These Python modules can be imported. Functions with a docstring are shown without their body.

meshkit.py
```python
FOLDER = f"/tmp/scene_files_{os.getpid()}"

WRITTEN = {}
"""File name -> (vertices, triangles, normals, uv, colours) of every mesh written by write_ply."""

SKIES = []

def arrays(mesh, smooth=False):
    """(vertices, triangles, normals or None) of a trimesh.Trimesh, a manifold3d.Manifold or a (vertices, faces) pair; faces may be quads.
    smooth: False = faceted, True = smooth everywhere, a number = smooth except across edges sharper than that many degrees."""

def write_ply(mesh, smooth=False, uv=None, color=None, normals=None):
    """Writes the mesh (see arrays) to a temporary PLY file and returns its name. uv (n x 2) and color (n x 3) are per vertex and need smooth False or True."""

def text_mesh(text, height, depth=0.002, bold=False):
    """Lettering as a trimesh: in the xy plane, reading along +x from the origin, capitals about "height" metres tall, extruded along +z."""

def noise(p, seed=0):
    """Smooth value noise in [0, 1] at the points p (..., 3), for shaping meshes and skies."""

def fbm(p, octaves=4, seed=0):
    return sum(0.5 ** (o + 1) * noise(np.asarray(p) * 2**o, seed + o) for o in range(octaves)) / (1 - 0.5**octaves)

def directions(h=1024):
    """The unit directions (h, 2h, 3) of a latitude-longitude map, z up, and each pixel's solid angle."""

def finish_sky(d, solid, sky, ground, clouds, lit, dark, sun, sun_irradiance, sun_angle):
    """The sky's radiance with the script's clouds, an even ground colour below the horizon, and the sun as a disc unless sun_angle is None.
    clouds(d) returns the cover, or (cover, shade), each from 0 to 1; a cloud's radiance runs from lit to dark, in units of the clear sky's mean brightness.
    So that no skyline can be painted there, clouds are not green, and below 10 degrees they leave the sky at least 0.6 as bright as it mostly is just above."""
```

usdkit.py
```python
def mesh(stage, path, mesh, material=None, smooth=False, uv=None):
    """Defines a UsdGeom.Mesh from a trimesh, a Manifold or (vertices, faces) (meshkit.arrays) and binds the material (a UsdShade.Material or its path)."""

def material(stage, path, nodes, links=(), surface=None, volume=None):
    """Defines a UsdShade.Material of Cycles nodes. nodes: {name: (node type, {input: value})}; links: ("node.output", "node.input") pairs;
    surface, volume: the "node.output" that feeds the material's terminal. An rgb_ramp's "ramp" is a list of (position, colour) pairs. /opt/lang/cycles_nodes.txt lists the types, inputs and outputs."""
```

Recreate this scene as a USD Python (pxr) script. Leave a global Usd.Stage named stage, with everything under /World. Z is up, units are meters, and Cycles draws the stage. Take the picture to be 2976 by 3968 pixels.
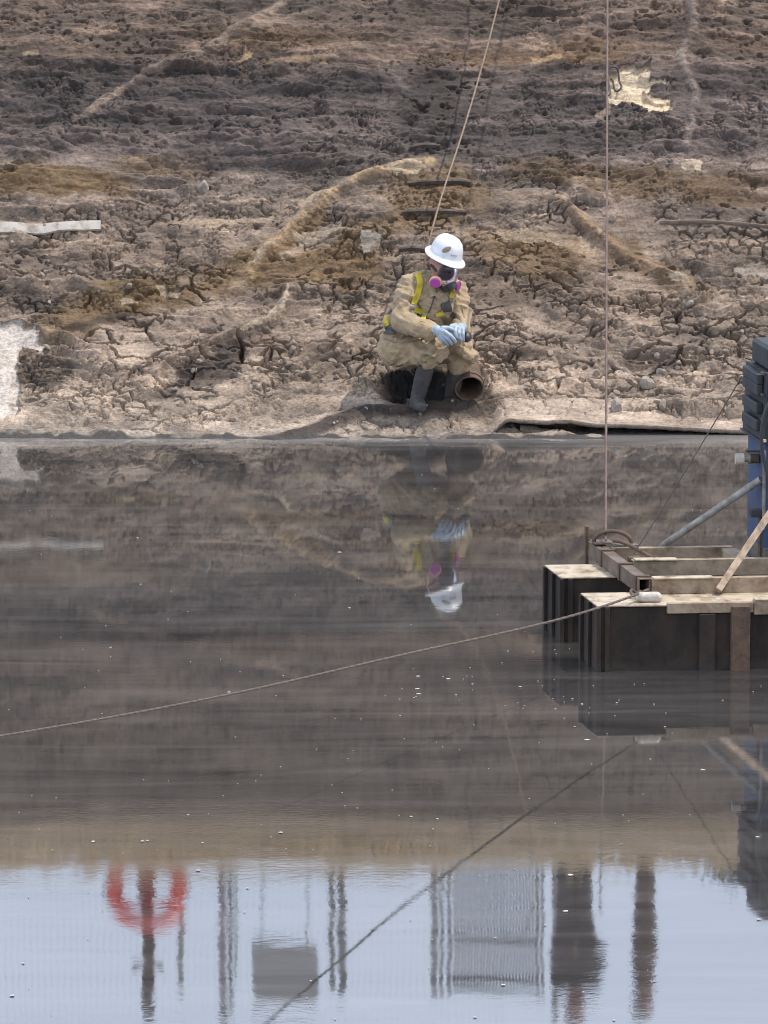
import math
import random
import numpy as np
import trimesh
import manifold3d as m3
from scipy.spatial import cKDTree
from pxr import Usd, UsdGeom, UsdLux, UsdShade, Gf, Sdf, Vt
import usdkit
import meshkit

rng = np.random.default_rng(7)
random.seed(7)
stage = Usd.Stage.CreateInMemory()
UsdGeom.SetStageUpAxis(stage, UsdGeom.Tokens.z)
UsdGeom.SetStageMetersPerUnit(stage, 1.0)
UsdGeom.Xform.Define(stage, '/World')
UsdGeom.Scope.Define(stage, '/World/Looks')

# ------------------------------------------------------------------ camera, sky, sun, exposure
CAM_Y, CAM_Z, PITCH, FPX = -52.0, 11.05, math.radians(12.57), 28600.0   # FPX: focal length in photograph pixels (2976 wide)
cam = UsdGeom.Camera.Define(stage, '/World/camera')
cam.CreateHorizontalApertureAttr(36.0)
cam.CreateVerticalApertureAttr(48.0)
cam.CreateFocalLengthAttr(36.0 * FPX / 2976.0)
cam.CreateClippingRangeAttr(Gf.Vec2f(0.5, 3000))
cam.CreateExposureAttr(0.0)
cx = UsdGeom.Xformable(cam)
cx.AddTranslateOp().Set(Gf.Vec3d(0, CAM_Y, CAM_Z))
cx.AddRotateXOp().Set(90 - math.degrees(PITCH))

CLOUD = (12.5, 14.3, 17.6)   # bright thin overcast, in the units of the physical sky
SUN = np.array([0.42, -0.02, 0.90]); SUN /= np.linalg.norm(SUN)
ELEV = math.asin(SUN[2]); ROT = math.atan2(SUN[0], SUN[1])
usdkit.material(stage, '/World/Looks/sky', {
    "t": ("texture_coordinate", {}),
    "sky": ("sky_texture", {"sky_type": "single_scattering", "sun_disc": False, "sun_elevation": ELEV, "sun_rotation": ROT,
                            "air_density": 1.0, "aerosol_density": 2.6, "ozone_density": 1.0}),
    "map": ("mapping", {"scale": (1.0, 1.0, 2.2)}),
    "n": ("noise_texture", {"scale": 2.6, "detail": 6, "roughness": 0.55, "distortion": 0.4}),
    "r": ("rgb_ramp", {"ramp": [(0.34, (0.50, 0.50, 0.50)), (0.62, (1.0, 1.0, 1.0))]}),
    "bw": ("rgb_to_bw", {}),
    "cl": ("color", {"value": CLOUD}),
    "mix": ("mix_color", {"blend_type": "mix", "use_clamp": True}),
    "bg": ("background_shader", {"strength": 0.13}),
}, [("t.generated", "map.vector"), ("map.vector", "n.vector"), ("n.fac", "r.fac"), ("r.color", "bw.color"),
    ("bw.val", "mix.fac"), ("sky.color", "mix.a"), ("cl.color", "mix.b"), ("mix.result", "bg.color")], surface="bg.background")
sky = UsdLux.DomeLight.Define(stage, '/World/sky')
UsdShade.MaterialBindingAPI.Apply(sky.GetPrim()).Bind(UsdShade.Material.Get(stage, '/World/Looks/sky'))
sky.GetPrim().SetCustomDataByKey('kind', 'structure')
sky.GetPrim().SetCustomDataByKey('label', 'pale bright sky with thin cloud, mirrored in the water')
sun = UsdLux.DistantLight.Define(stage, '/World/sun')
sun.CreateNormalizeAttr(True)
sun.CreateIntensityAttr(1.25)
sun.CreateAngleAttr(0.6)
sun.CreateColorAttr(Gf.Vec3f(1.0, 0.91, 0.79))
zq = Gf.Rotation(Gf.Vec3d(0, 0, 1), Gf.Vec3d(*map(float, SUN)))
UsdGeom.Xformable(sun).AddTransformOp().Set(Gf.Matrix4d().SetRotate(zq))

# ------------------------------------------------------------------ helpers
used = {}


def numbered(path):
    k = used.get(path, 0)
    used[path] = k + 1
    return path if k == 0 else f"{path}_{k:03d}"


def tag(p, label=None, cat=None, group=None, kind=None):
    p = p if isinstance(p, Usd.Prim) else p.GetPrim()
    for k, v in (('label', label), ('category', cat), ('group', group), ('kind', kind)):
        if v:
            p.SetCustomDataByKey(k, v)
    return p


def obj(name, mesh, mat, parent=None, smooth=35, label=None, cat=None, group=None, kind=None, paint=None):
    base = str(parent.GetPath()) if parent is not None else '/World'
    path = numbered(base + '/' + name)
    m = usdkit.mesh(stage, path, mesh, mat, smooth=smooth)
    if paint is not None:
        UsdGeom.PrimvarsAPI(m).CreatePrimvar('paint', Sdf.ValueTypeNames.Color3fArray, 'vertex').Set(
            Vt.Vec3fArray.FromNumpy(np.asarray(paint, np.float32)))
    return tag(m, label, cat, group, kind)


def thing(name, label, cat, loc=(0, 0, 0), group=None, kind=None):
    x = UsdGeom.Xform.Define(stage, numbered('/World/' + name))
    if tuple(loc) != (0, 0, 0):
        x.AddTranslateOp().Set(Gf.Vec3d(*map(float, loc)))
    return tag(x, label, cat, group, kind)


def cat_(ms):
    return trimesh.util.concatenate(ms)


def box(x0, x1, y0, y1, z0, z1, ch=0.0):
    """box with chamfered edges"""
    if ch <= 0:
        b = trimesh.creation.box(extents=(x1 - x0, y1 - y0, z1 - z0))
        b.apply_translation(((x0 + x1) / 2, (y0 + y1) / 2, (z0 + z1) / 2))
        return b
    pts = []
    for sx in (0, 1):
        for sy in (0, 1):
            for sz in (0, 1):
                c = np.array([(x0, x1)[sx], (y0, y1)[sy], (z0, z1)[sz]])
                d = np.array([1 - 2 * sx, 1 - 2 * sy, 1 - 2 * sz]) * ch
                for k in range(3):
                    q = c + d
                    q[k] = c[k]
                    pts.append(q)
    return trimesh.convex.convex_hull(np.array(pts))


def tube(pts, r, sides=10, caps=True, twist=0, amp=0.0, closed=False):
    """swept round tube; twist (turns per metre) and amp give laid rope strands"""
    pts = np.asarray(pts, float)
    n = len(pts)
    r = np.broadcast_to(np.asarray(r, float), (n,))
    t = np.gradient(pts, axis=0)
    t /= np.linalg.norm(t, axis=1, keepdims=True) + 1e-12
    ref = np.array([0.13, 0.21, 0.97])
    if abs(t[n // 2] @ ref) > 0.9:
        ref = np.array([0.97, 0.2, 0.1])
    V = []
    L = np.concatenate([[0], np.cumsum(np.linalg.norm(np.diff(pts, axis=0), axis=1))])
    a = np.cross(t[0], ref)
    th = np.arange(sides) * 2 * np.pi / sides
    for i in range(n):
        a = a - t[i] * (a @ t[i])
        a /= np.linalg.norm(a) + 1e-12
        b = np.cross(t[i], a)
        rr = r[i] * (1 + amp * np.cos(3 * th - twist * 2 * np.pi * L[i]))
        V.append(pts[i] + rr[:, None] * (np.cos(th)[:, None] * a + np.sin(th)[:, None] * b))
    V = np.vstack(V)
    F = []
    for i in range(n - 1):
        for k in range(sides):
            k2 = (k + 1) % sides
            p, q, s, u = i * sides + k, i * sides + k2, (i + 1) * sides + k2, (i + 1) * sides + k
            F += [(p, q, s), (p, s, u)]
    if caps:
        V = np.vstack([V, pts[0], pts[-1]])
        c0, c1 = len(V) - 2, len(V) - 1
        for k in range(sides):
            k2 = (k + 1) % sides
            F += [(c0, k2, k), (c1, (n - 1) * sides + k, (n - 1) * sides + k2)]
    return trimesh.Trimesh(V, F, process=False)


def spline(ctrl, n):
    from scipy.interpolate import CubicSpline
    c = np.asarray(ctrl, float)
    L = np.concatenate([[0], np.cumsum(np.linalg.norm(np.diff(c, axis=0), axis=1))])
    if len(c) == 2:
        w = np.linspace(0, 1, n)[:, None]
        return c[0] * (1 - w) + c[1] * w
    return CubicSpline(L, c)(np.linspace(0, L[-1], n))


def cyl(p0, p1, r, sides=16, r1=None):
    return tube([p0, p1], [r, r if r1 is None else r1], sides)


def ball(p, r, n=16):
    return m3.Manifold.sphere(float(r), n).translate([float(v) for v in p])


def hull(*ms):
    return m3.Manifold.batch_hull(list(ms))


def bone(p0, r0, p1, r1, n=16):
    return hull(ball(p0, r0, n), ball(p1, r1, n))


def to_tm(man):
    me = man.to_mesh()
    return trimesh.Trimesh(np.array(me.vert_properties[:, :3], float), np.array(me.tri_verts), process=False)


def skin(bones, edge=0.012, it=12):
    m = m3.Manifold()
    for b in bones:
        m = m + b
    m = m.refine_to_length(edge)
    t = to_tm(m)
    t = trimesh.Trimesh(t.vertices, t.faces, process=True)
    trimesh.smoothing.filter_taubin(t, lamb=0.5, nu=0.52, iterations=it)
    return t


def vnormals(t):
    v, f, n = meshkit.arrays(t, True)
    return n


def displace(t, amount):
    n = vnormals(t)
    return trimesh.Trimesh(np.array(t.vertices) + n * np.asarray(amount)[:, None], t.faces, process=False)


# photograph geometry: D = pixels of the 1659 x 2212 view used for measuring
K = 2976.0 / 1659.0
FWD = np.array([0, math.cos(PITCH), -math.sin(PITCH)])
UPV = np.array([0, math.sin(PITCH), math.cos(PITCH)])
EYE = np.array([0, CAM_Y, CAM_Z])


def ray_src(sx, sy):
    d = FWD + np.array([1.0, 0, 0]) * (sx - 1488) / FPX - UPV * (sy - 1984) / FPX
    return d


def on_plane_y(sx, sy, y):
    d = ray_src(sx, sy)
    return EYE + d * (y - CAM_Y) / d[1]


def on_plane_z(sx, sy, z):
    d = ray_src(sx, sy)
    return EYE + d * (z - CAM_Z) / d[2]


def project(p):
    """points -> measuring pixels"""
    q = np.asarray(p, float) - EYE
    w = q @ FWD
    return np.stack([(1488 + FPX * q[..., 0] / w) / K, (1984 - FPX * (q @ UPV) / w) / K], -1)


def mirror_y(u, v, y):
    """a thing seen in the still water at measuring pixel (u, v) stands in the vertical plane y: its true place"""
    d = ray_src(u * K, v * K)
    p = EYE + d * (y - CAM_Y) / d[1]
    return np.array([p[0], y, -p[2]])


# ------------------------------------------------------------------ materials
LOOK = '/World/Looks/'


def mat(name, color, rough=0.7, color2=None, scale=20.0, detail=5, bump=0.0, bscale=80.0, metallic=0.0, stretch=(1, 1, 1), lo=0.35, hi=0.65, **kw):
    nodes = {"t": ("geometry", {}), "m": ("mapping", {"scale": stretch}), "p": ("principled_bsdf", {"base_color": color, "roughness": rough, "metallic": metallic, **kw})}
    links = [("t.position", "m.vector")]
    if color2 is not None:
        nodes["n"] = ("noise_texture", {"scale": scale, "detail": detail, "roughness": 0.65, "distortion": 0.3})
        nodes["r"] = ("rgb_ramp", {"ramp": [(lo, color), (hi, color2)]})
        links += [("m.vector", "n.vector"), ("n.fac", "r.fac"), ("r.color", "p.base_color")]
    if bump:
        nodes["bn"] = ("noise_texture", {"scale": bscale, "detail": 4, "roughness": 0.6})
        nodes["b"] = ("bump", {"strength": 1.0, "distance": bump})
        links += [("m.vector", "bn.vector"), ("bn.fac", "b.height"), ("b.normal", "p.normal")]
    return usdkit.material(stage, LOOK + name, nodes, links, surface="p.BSDF")


M = {}
M['mud'] = usdkit.material(stage, LOOK + 'mud', {
    "a": ("attribute", {"attribute": "paint"}), "g": ("geometry", {}), "m": ("mapping", {"scale": (1, 1, 1.6)}),
    "n": ("noise_texture", {"scale": 38, "detail": 7, "roughness": 0.72}),
    "r": ("rgb_ramp", {"ramp": [(0.30, (0.40, 0.36, 0.35)), (0.43, (0.80, 0.78, 0.77)), (0.52, (1.05, 1.04, 1.03)), (0.72, (1.55, 1.48, 1.40))]}),
    "m2": ("mapping", {"scale": (0.55, 0.55, 1.3)}), "n2": ("noise_texture", {"scale": 17, "detail": 8, "roughness": 0.75, "distortion": 0.6}),
    "r2": ("rgb_ramp", {"ramp": [(0.30, (0.42, 0.37, 0.35)), (0.44, (0.88, 0.86, 0.85)), (0.58, (1.06, 1.05, 1.04)), (0.75, (1.32, 1.28, 1.24))]}),
    "mu2": ("mix_color", {"blend_type": "multiply", "fac": 1.0, "use_clamp": False}),
    "mu": ("mix_color", {"blend_type": "multiply", "fac": 1.0, "use_clamp": False}),
    "bn": ("noise_texture", {"scale": 70, "detail": 6, "roughness": 0.7}), "b": ("bump", {"strength": 1.0, "distance": 0.012}),
    "p": ("principled_bsdf", {"roughness": 0.68, "specular_ior_level": 0.4})},
    [("a.color", "mu.a"), ("g.position", "m.vector"), ("m.vector", "n.vector"), ("n.fac", "r.fac"), ("r.color", "mu.b"), ("g.position", "m2.vector"), ("m2.vector", "n2.vector"), ("n2.fac", "r2.fac"), ("mu.result", "mu2.a"), ("r2.color", "mu2.b"), ("mu2.result", "p.base_color"),
     ("g.position", "bn.vector"), ("bn.fac", "b.height"), ("b.normal", "p.normal")], surface="p.BSDF")
M['water'] = usdkit.material(stage, LOOK + 'water', {
    "g": ("geometry", {}),
    "m1": ("mapping", {"scale": (0.16, 1.5, 1)}), "n1": ("noise_texture", {"scale": 1.6, "detail": 7, "roughness": 0.68, "distortion": 0.8}),
    "r1": ("rgb_ramp", {"ramp": [(0.34, (0.010, 0.0088, 0.008)), (0.50, (0.018, 0.0158, 0.0142)), (0.60, (0.026, 0.023, 0.0207)), (0.74, (0.044, 0.039, 0.0355))]}),
    "n2": ("noise_texture", {"scale": 7.0, "detail": 4, "roughness": 0.6, "distortion": 0.3}), "m2": ("mapping", {"scale": (1.0, 1.0, 1)}),
    "n3": ("noise_texture", {"scale": 0.35, "detail": 2}), "s3": ("rgb_ramp", {"ramp": [(0.42, (0.25, 0.25, 0.25)), (0.62, (1, 1, 1))]}),
    "mm": ("math", {"math_type": "multiply"}),
    "n4": ("noise_texture", {"scale": 1.1, "detail": 2}), "ma": ("math", {"math_type": "multiply_add", "value2": 5.0}),
    "m5": ("mapping", {"scale": (0.55, 1.0, 1)}), "n5": ("noise_texture", {"scale": 26.0, "detail": 3, "roughness": 0.6}), "s5": ("rgb_ramp", {"ramp": [(0.44, (0.0, 0.0, 0.0)), (0.60, (1.0, 1.0, 1.0))]}), "n6": ("noise_texture", {"scale": 0.55, "detail": 3}), "m5m": ("math", {"math_type": "multiply"}), "a5": ("math", {"math_type": "add"}),
    "b": ("bump", {"strength": 1.0, "distance": 0.00019}),
    "sx": ("separate_xyz", {}), "mr": ("map_range", {"from_min": -0.75, "from_max": 0.0, "to_min": -0.35, "to_max": 0.55, "clamp": False}), "m7": ("mapping", {"scale": (0.5, 4.0, 1)}), "n7": ("noise_texture", {"scale": 2.2, "detail": 6, "roughness": 0.65, "distortion": 0.5}),
    "ad7": ("math", {"math_type": "add"}), "r7": ("rgb_ramp", {"ramp": [(0.66, (0, 0, 0)), (1.05, (1, 1, 1))]}), "bw7": ("rgb_to_bw", {}), "mx7": ("mix_color", {"blend_type": "mix", "b": (0.135, 0.122, 0.112)}),
    "rr": ("map_range", {"from_min": 0.36, "from_max": 0.66, "to_min": 0.016, "to_max": 0.044, "clamp": True}),
    "p": ("principled_bsdf", {"roughness": 0.026, "ior": 2.15, "specular_ior_level": 0.5})},
    [("g.position", "m1.vector"), ("m1.vector", "n1.vector"), ("n1.fac", "r1.fac"), ("r1.color", "mx7.a"), ("n1.fac", "rr.value"), ("rr.result", "p.roughness"), ("g.position", "sx.vector"), ("sx.y", "mr.value"), ("g.position", "m7.vector"), ("m7.vector", "n7.vector"), ("n7.fac", "ad7.value1"), ("mr.result", "ad7.value2"), ("ad7.value", "r7.fac"), ("r7.color", "bw7.color"), ("bw7.val", "mx7.fac"), ("mx7.result", "p.base_color"),
     ("g.position", "m2.vector"), ("m2.vector", "n2.vector"), ("g.position", "n3.vector"), ("n3.fac", "s3.fac"), ("n2.fac", "mm.value1"), ("s3.color", "mm.value2"),
     ("g.position", "n4.vector"), ("n4.fac", "ma.value1"), ("mm.value", "ma.value3"), ("g.position", "m5.vector"), ("m5.vector", "n5.vector"), ("g.position", "n6.vector"), ("n6.fac", "s5.fac"), ("n5.fac", "m5m.value1"), ("s5.color", "m5m.value2"), ("ma.value", "a5.value1"), ("m5m.value", "a5.value2"), ("a5.value", "b.height"), ("b.normal", "p.normal")], surface="p.BSDF")
M['cloth'] = mat('coverall_cloth', (0.215, 0.155, 0.086), 0.9, (0.30, 0.225, 0.135), 12, bump=0.010, bscale=34, sheen_weight=0.15)
M['cloth_dark'] = mat('coverall_seam', (0.16, 0.112, 0.06), 0.9, (0.22, 0.16, 0.095), 14)
M['helmet'] = mat('helmet_shell', (0.54, 0.55, 0.57), 0.32, (0.42, 0.405, 0.38), 24, detail=7, lo=0.56, hi=0.78)
M['sticker'] = mat('sticker', (0.09, 0.065, 0.05), 0.5, (0.30, 0.22, 0.15), 90)
M['print_grey'] = mat('print_grey', (0.30, 0.31, 0.34), 0.5)
M['skin'] = mat('skin', (0.28, 0.125, 0.09), 0.5, (0.34, 0.165, 0.115), 30)
M['rubber'] = mat('black_rubber', (0.022, 0.020, 0.024), 0.5, bump=0.001)
M['visor'] = usdkit.material(stage, LOOK + 'visor', {"f": ("fresnel", {"IOR": 1.7}), "t": ("transparent_bsdf", {"color": (0.30, 0.27, 0.33)}), "g": ("glossy_bsdf", {"color": (0.75, 0.72, 0.85), "roughness": 0.12}),
    "mx": ("mix_closure", {})}, [("f.fac", "mx.fac"), ("t.BSDF", "mx.closure1"), ("g.BSDF", "mx.closure2")], surface="mx.closure")
M['magenta'] = mat('cartridge_magenta', (0.26, 0.035, 0.20), 0.55)
M['peach'] = mat('cartridge_body', (0.62, 0.40, 0.24), 0.5)
M['yellow'] = mat('harness_webbing', (0.48, 0.38, 0.015), 0.75, (0.34, 0.27, 0.02), 25)
M['glove'] = mat('glove_rubber', (0.28, 0.335, 0.385), 0.55, (0.20, 0.24, 0.275), 30, bump=0.002, bscale=90)
M['boot'] = mat('boot_rubber', (0.022, 0.022, 0.024), 0.55, (0.045, 0.042, 0.040), 14, bump=0.002)
M['black'] = mat('black_plastic', (0.025, 0.027, 0.035), 0.45)
M['rust_steel'] = mat('rusty_steel', (0.045, 0.029, 0.020), 0.75, (0.10, 0.058, 0.034), 16, bump=0.002)
M['tar_shade_steel'] = usdkit.material(stage, LOOK + 'tarred_shaded_steel', {  # tar and rust tones; the shade on side faces is in the colour
    "g": ("geometry", {}), "m": ("mapping", {"scale": (2.6, 2.6, 1.1)}), "n": ("noise_texture", {"scale": 2.0, "detail": 7, "roughness": 0.7}),
    "r": ("rgb_ramp", {"ramp": [(0.34, (0.010, 0.0075, 0.0062)), (0.48, (0.020, 0.0145, 0.0115)), (0.62, (0.034, 0.0225, 0.016)), (0.76, (0.060, 0.036, 0.023))]}),
    "sx": ("separate_xyz", {}), "n2": ("noise_texture", {"scale": 11, "detail": 5, "roughness": 0.65}),
    "ma": ("math", {"math_type": "multiply_add", "value2": 0.14}), "mr": ("map_range", {"from_min": 0.15, "from_max": 0.10, "to_min": 0.0, "to_max": 0.8, "clamp": True}),
    "mx": ("mix_color", {"blend_type": "mix", "b": (0.030, 0.0255, 0.022)}),
    "bn": ("noise_texture", {"scale": 7, "detail": 5, "roughness": 0.6}), "b": ("bump", {"strength": 1.0, "distance": 0.008}),
    "p": ("principled_bsdf", {"roughness": 0.7, "specular_ior_level": 0.25})},
    [("g.position", "m.vector"), ("m.vector", "n.vector"), ("n.fac", "r.fac"), ("r.color", "mx.a"), ("g.position", "sx.vector"), ("g.position", "n2.vector"), ("n2.fac", "ma.value1"), ("sx.z", "ma.value3"), ("ma.value", "mr.value"), ("mr.result", "mx.fac"), ("mx.result", "p.base_color"),
     ("g.position", "bn.vector"), ("bn.fac", "b.height"), ("b.normal", "p.normal")], surface="p.BSDF")
M['lit_deck_steel'] = mat('weathered_lit_deck', (0.36, 0.30, 0.22), 0.5, (0.13, 0.080, 0.045), 9, detail=9, lo=0.44, hi=0.66, bump=0.003, bscale=12)  # weathered steel; the light on upward faces is put into its pale colour
M['frame_steel'] = mat('frame_steel', (0.27, 0.208, 0.142), 0.6, (0.105, 0.058, 0.032), 9, detail=7, lo=0.42, hi=0.70, bump=0.001)
M['beam_steel'] = mat('crossbeam_steel', (0.13, 0.098, 0.072), 0.6, (0.060, 0.040, 0.026), 9, detail=7, bump=0.001)
M['galv'] = mat('galvanised_pipe', (0.27, 0.265, 0.25), 0.45, (0.14, 0.115, 0.09), 13, metallic=0.35)
M['wood'] = mat('weathered_brace', (0.30, 0.22, 0.15), 0.7, (0.12, 0.08, 0.055), 14, stretch=(1, 1, 1), bump=0.001)
M['blue'] = mat('blue_paint', (0.017, 0.043, 0.108), 0.55, (0.045, 0.056, 0.082), 7, detail=7, bump=0.0008)
M['blue_low'] = mat('blue_paint_stained', (0.022, 0.048, 0.11), 0.6, (0.11, 0.09, 0.05), 8, lo=0.4, hi=0.6)
M['gear'] = mat('dark_housing', (0.0095, 0.011, 0.015), 0.6, (0.026, 0.028, 0.033), 9, bump=0.001)
M['white_plastic'] = mat('white_plastic', (0.42, 0.39, 0.345), 0.45, (0.28, 0.235, 0.19), 20)
M['rope_tan'] = mat('rope_tan', (0.20, 0.14, 0.095), 0.8, (0.13, 0.09, 0.06), 40)
M['rope_red'] = mat('rope_reddish', (0.115, 0.080, 0.066), 0.8, (0.075, 0.042, 0.033), 12)
M['cable'] = mat('cable_brown', (0.095, 0.072, 0.057), 0.8, (0.055, 0.041, 0.032), 30)
M['wire'] = mat('wire_dark', (0.06, 0.048, 0.04), 0.6)
M['liner'] = mat('liner_white', (0.30, 0.275, 0.245), 0.7, (0.13, 0.095, 0.065), 11, detail=7, lo=0.48, hi=0.72, bump=0.002)
M['plank'] = mat('plank_wood', (0.12, 0.085, 0.06), 0.85, (0.20, 0.16, 0.125), 14, bump=0.002)
M['rung'] = mat('rung_steel', (0.090, 0.068, 0.054), 0.8, (0.030, 0.022, 0.018), 15, bump=0.001)
M['crust'] = M['mud']
M['stone'] = mat('grey_stone', (0.165, 0.14, 0.12), 0.85, (0.26, 0.225, 0.19), 22, bump=0.004)
M['clod'] = mat('mud_clod', (0.155, 0.118, 0.092), 0.9, (0.235, 0.185, 0.145), 14, bump=0.005)
M['fleck'] = mat('fleck_white', (0.30, 0.295, 0.285), 0.7)
M['grass'] = mat('dry_grass', (0.66, 0.52, 0.33), 0.9, (0.48, 0.36, 0.22), 3)
M['earth'] = mat('dry_earth', (0.40, 0.315, 0.215), 0.95, (0.30, 0.23, 0.155), 2, bump=0.01, bscale=20)
M['ring'] = mat('ring_orange_red', (0.78, 0.085, 0.055), 0.5)
M['post_dark'] = mat('post_dark', (0.055, 0.030, 0.024), 0.7, (0.11, 0.06, 0.04), 12)
M['sleeve'] = mat('red_sleeve', (0.36, 0.05, 0.04), 0.6)
M['fence_grey'] = mat('fence_grey', (0.17, 0.165, 0.16), 0.5, metallic=0.2)
M['fence_pale'] = mat('fence_pale', (0.30, 0.29, 0.28), 0.5)
M['sign_grey'] = mat('sign_back', (0.40, 0.385, 0.37), 0.6)
M['coat_dark'] = mat('coat_dark', (0.030, 0.026, 0.028), 0.9, (0.05, 0.043, 0.042), 8)
M['coat_brown'] = mat('coat_brown', (0.085, 0.058, 0.045), 0.9, (0.12, 0.085, 0.065), 8)
M['bush'] = mat('bush_leaf', (0.035, 0.042, 0.022), 0.8, (0.06, 0.065, 0.035), 9)
M['twig'] = mat('bush_stem', (0.06, 0.045, 0.03), 0.9)

# ------------------------------------------------------------------ the bank: profile, relief, stains and painted shade
PROF = np.array([(-2.2, -0.9), (-0.5, -0.16), (0.0, 0.004), (0.30, 0.055), (0.58, 0.145), (0.82, 0.27), (5.75, 4.40), (6.15, 4.72), (6.6, 4.86), (7.4, 4.90), (10, 4.92), (16, 4.95)])
seg = np.linalg.norm(np.diff(PROF, axis=0), axis=1)
S_AT = np.concatenate([[0], np.cumsum(seg)])
S0 = S_AT[2]
_ss = np.linspace(0, S_AT[-1], 4000)
_r = np.interp(_ss, S_AT, PROF[:, 0])
_z = np.interp(_ss, S_AT, PROF[:, 1])
kern = np.hanning(41); kern /= kern.sum()
_r = np.convolve(np.pad(_r, 20, mode='edge'), kern, 'valid')
_z = np.convolve(np.pad(_z, 20, mode='edge'), kern, 'valid')
_ss = _ss - S0
dr, dz = np.gradient(_r, _ss), np.gradient(_z, _ss)
dl = np.hypot(dr, dz); dr /= dl; dz /= dl


def prof(s):
    r, z = np.interp(s, _ss, _r), np.interp(s, _ss, _z)
    nr, nz = -np.interp(s, _ss, dz), np.interp(s, _ss, dr)
    return r, z, nr, nz


_vis = (_ss > -0.6) & (_ss < 6.4)
_V = project(np.stack([np.zeros(_vis.sum()), _r[_vis], _z[_vis]], -1))[:, 1]
_SV = _ss[_vis]


def on_bank(u, v):
    """measuring pixel -> (x, s) on the bank's plain profile"""
    s = np.interp(-v, -_V, _SV)
    r, z, _, _ = prof(s)
    w = (np.stack([np.zeros_like(r), r, z], -1) - EYE) @ FWD
    return (np.asarray(u) * K - 1488) / FPX * w, s


def noise2(x, y, seed=0, oct_=4):
    return meshkit.fbm(np.stack([np.asarray(x, float) + 97.3, np.asarray(y, float) + 41.7, np.full(np.shape(x), seed * 3.17 + 0.5)], -1), oct_, seed)


def voro(x, y, size, seed, jitter=1.0, aspect=1.0):
    """cellular pattern: distance to cell edge in metres (about) and a random number per cell"""
    r = np.random.default_rng(seed)
    xs, ys = x / size, y / (size * aspect)
    gx0, gx1, gy0, gy1 = int(xs.min()) - 3, int(xs.max()) + 3, int(ys.min()) - 3, int(ys.max()) + 3
    g = np.stack(np.meshgrid(np.arange(gx0, gx1), np.arange(gy0, gy1)), -1).reshape(-1, 2).astype(float)
    g += (r.random(g.shape) - 0.5) * jitter
    tree = cKDTree(g)
    d, i = tree.query(np.stack([xs, ys], -1).reshape(-1, 2), k=2)
    a, b = g[i[:, 0]], g[i[:, 1]]
    p = np.stack([xs, ys], -1).reshape(-1, 2)
    e = ((d[:, 1] ** 2 - d[:, 0] ** 2) / (2 * np.linalg.norm(a - b, axis=1) + 1e-9)) * size
    rnd = r.random((len(g), 3))[i[:, 0]]
    off = (p - a) * size
    return e.reshape(x.shape), rnd.reshape(x.shape + (3,)), off.reshape(x.shape + (2,))


def seg_dist(px, py, poly):
    """distance to a polyline and position 0..1 along it"""
    best = np.full(px.shape, 1e9)
    along = np.zeros(px.shape)
    n = len(poly) - 1
    for k in range(n):
        ax, ay = poly[k]; bx, by = poly[k + 1]
        L = (bx - ax) ** 2 + (by - ay) ** 2
        t = np.clip(((px - ax) * (bx - ax) + (py - ay) * (by - ay)) / L, 0, 1)
        d = np.hypot(px - ax - t * (bx - ax), py - ay - t * (by - ay))
        m = d < best
        best = np.where(m, d, best)
        along = np.where(m, (k + t) / n, along)
    return best, along


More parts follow.
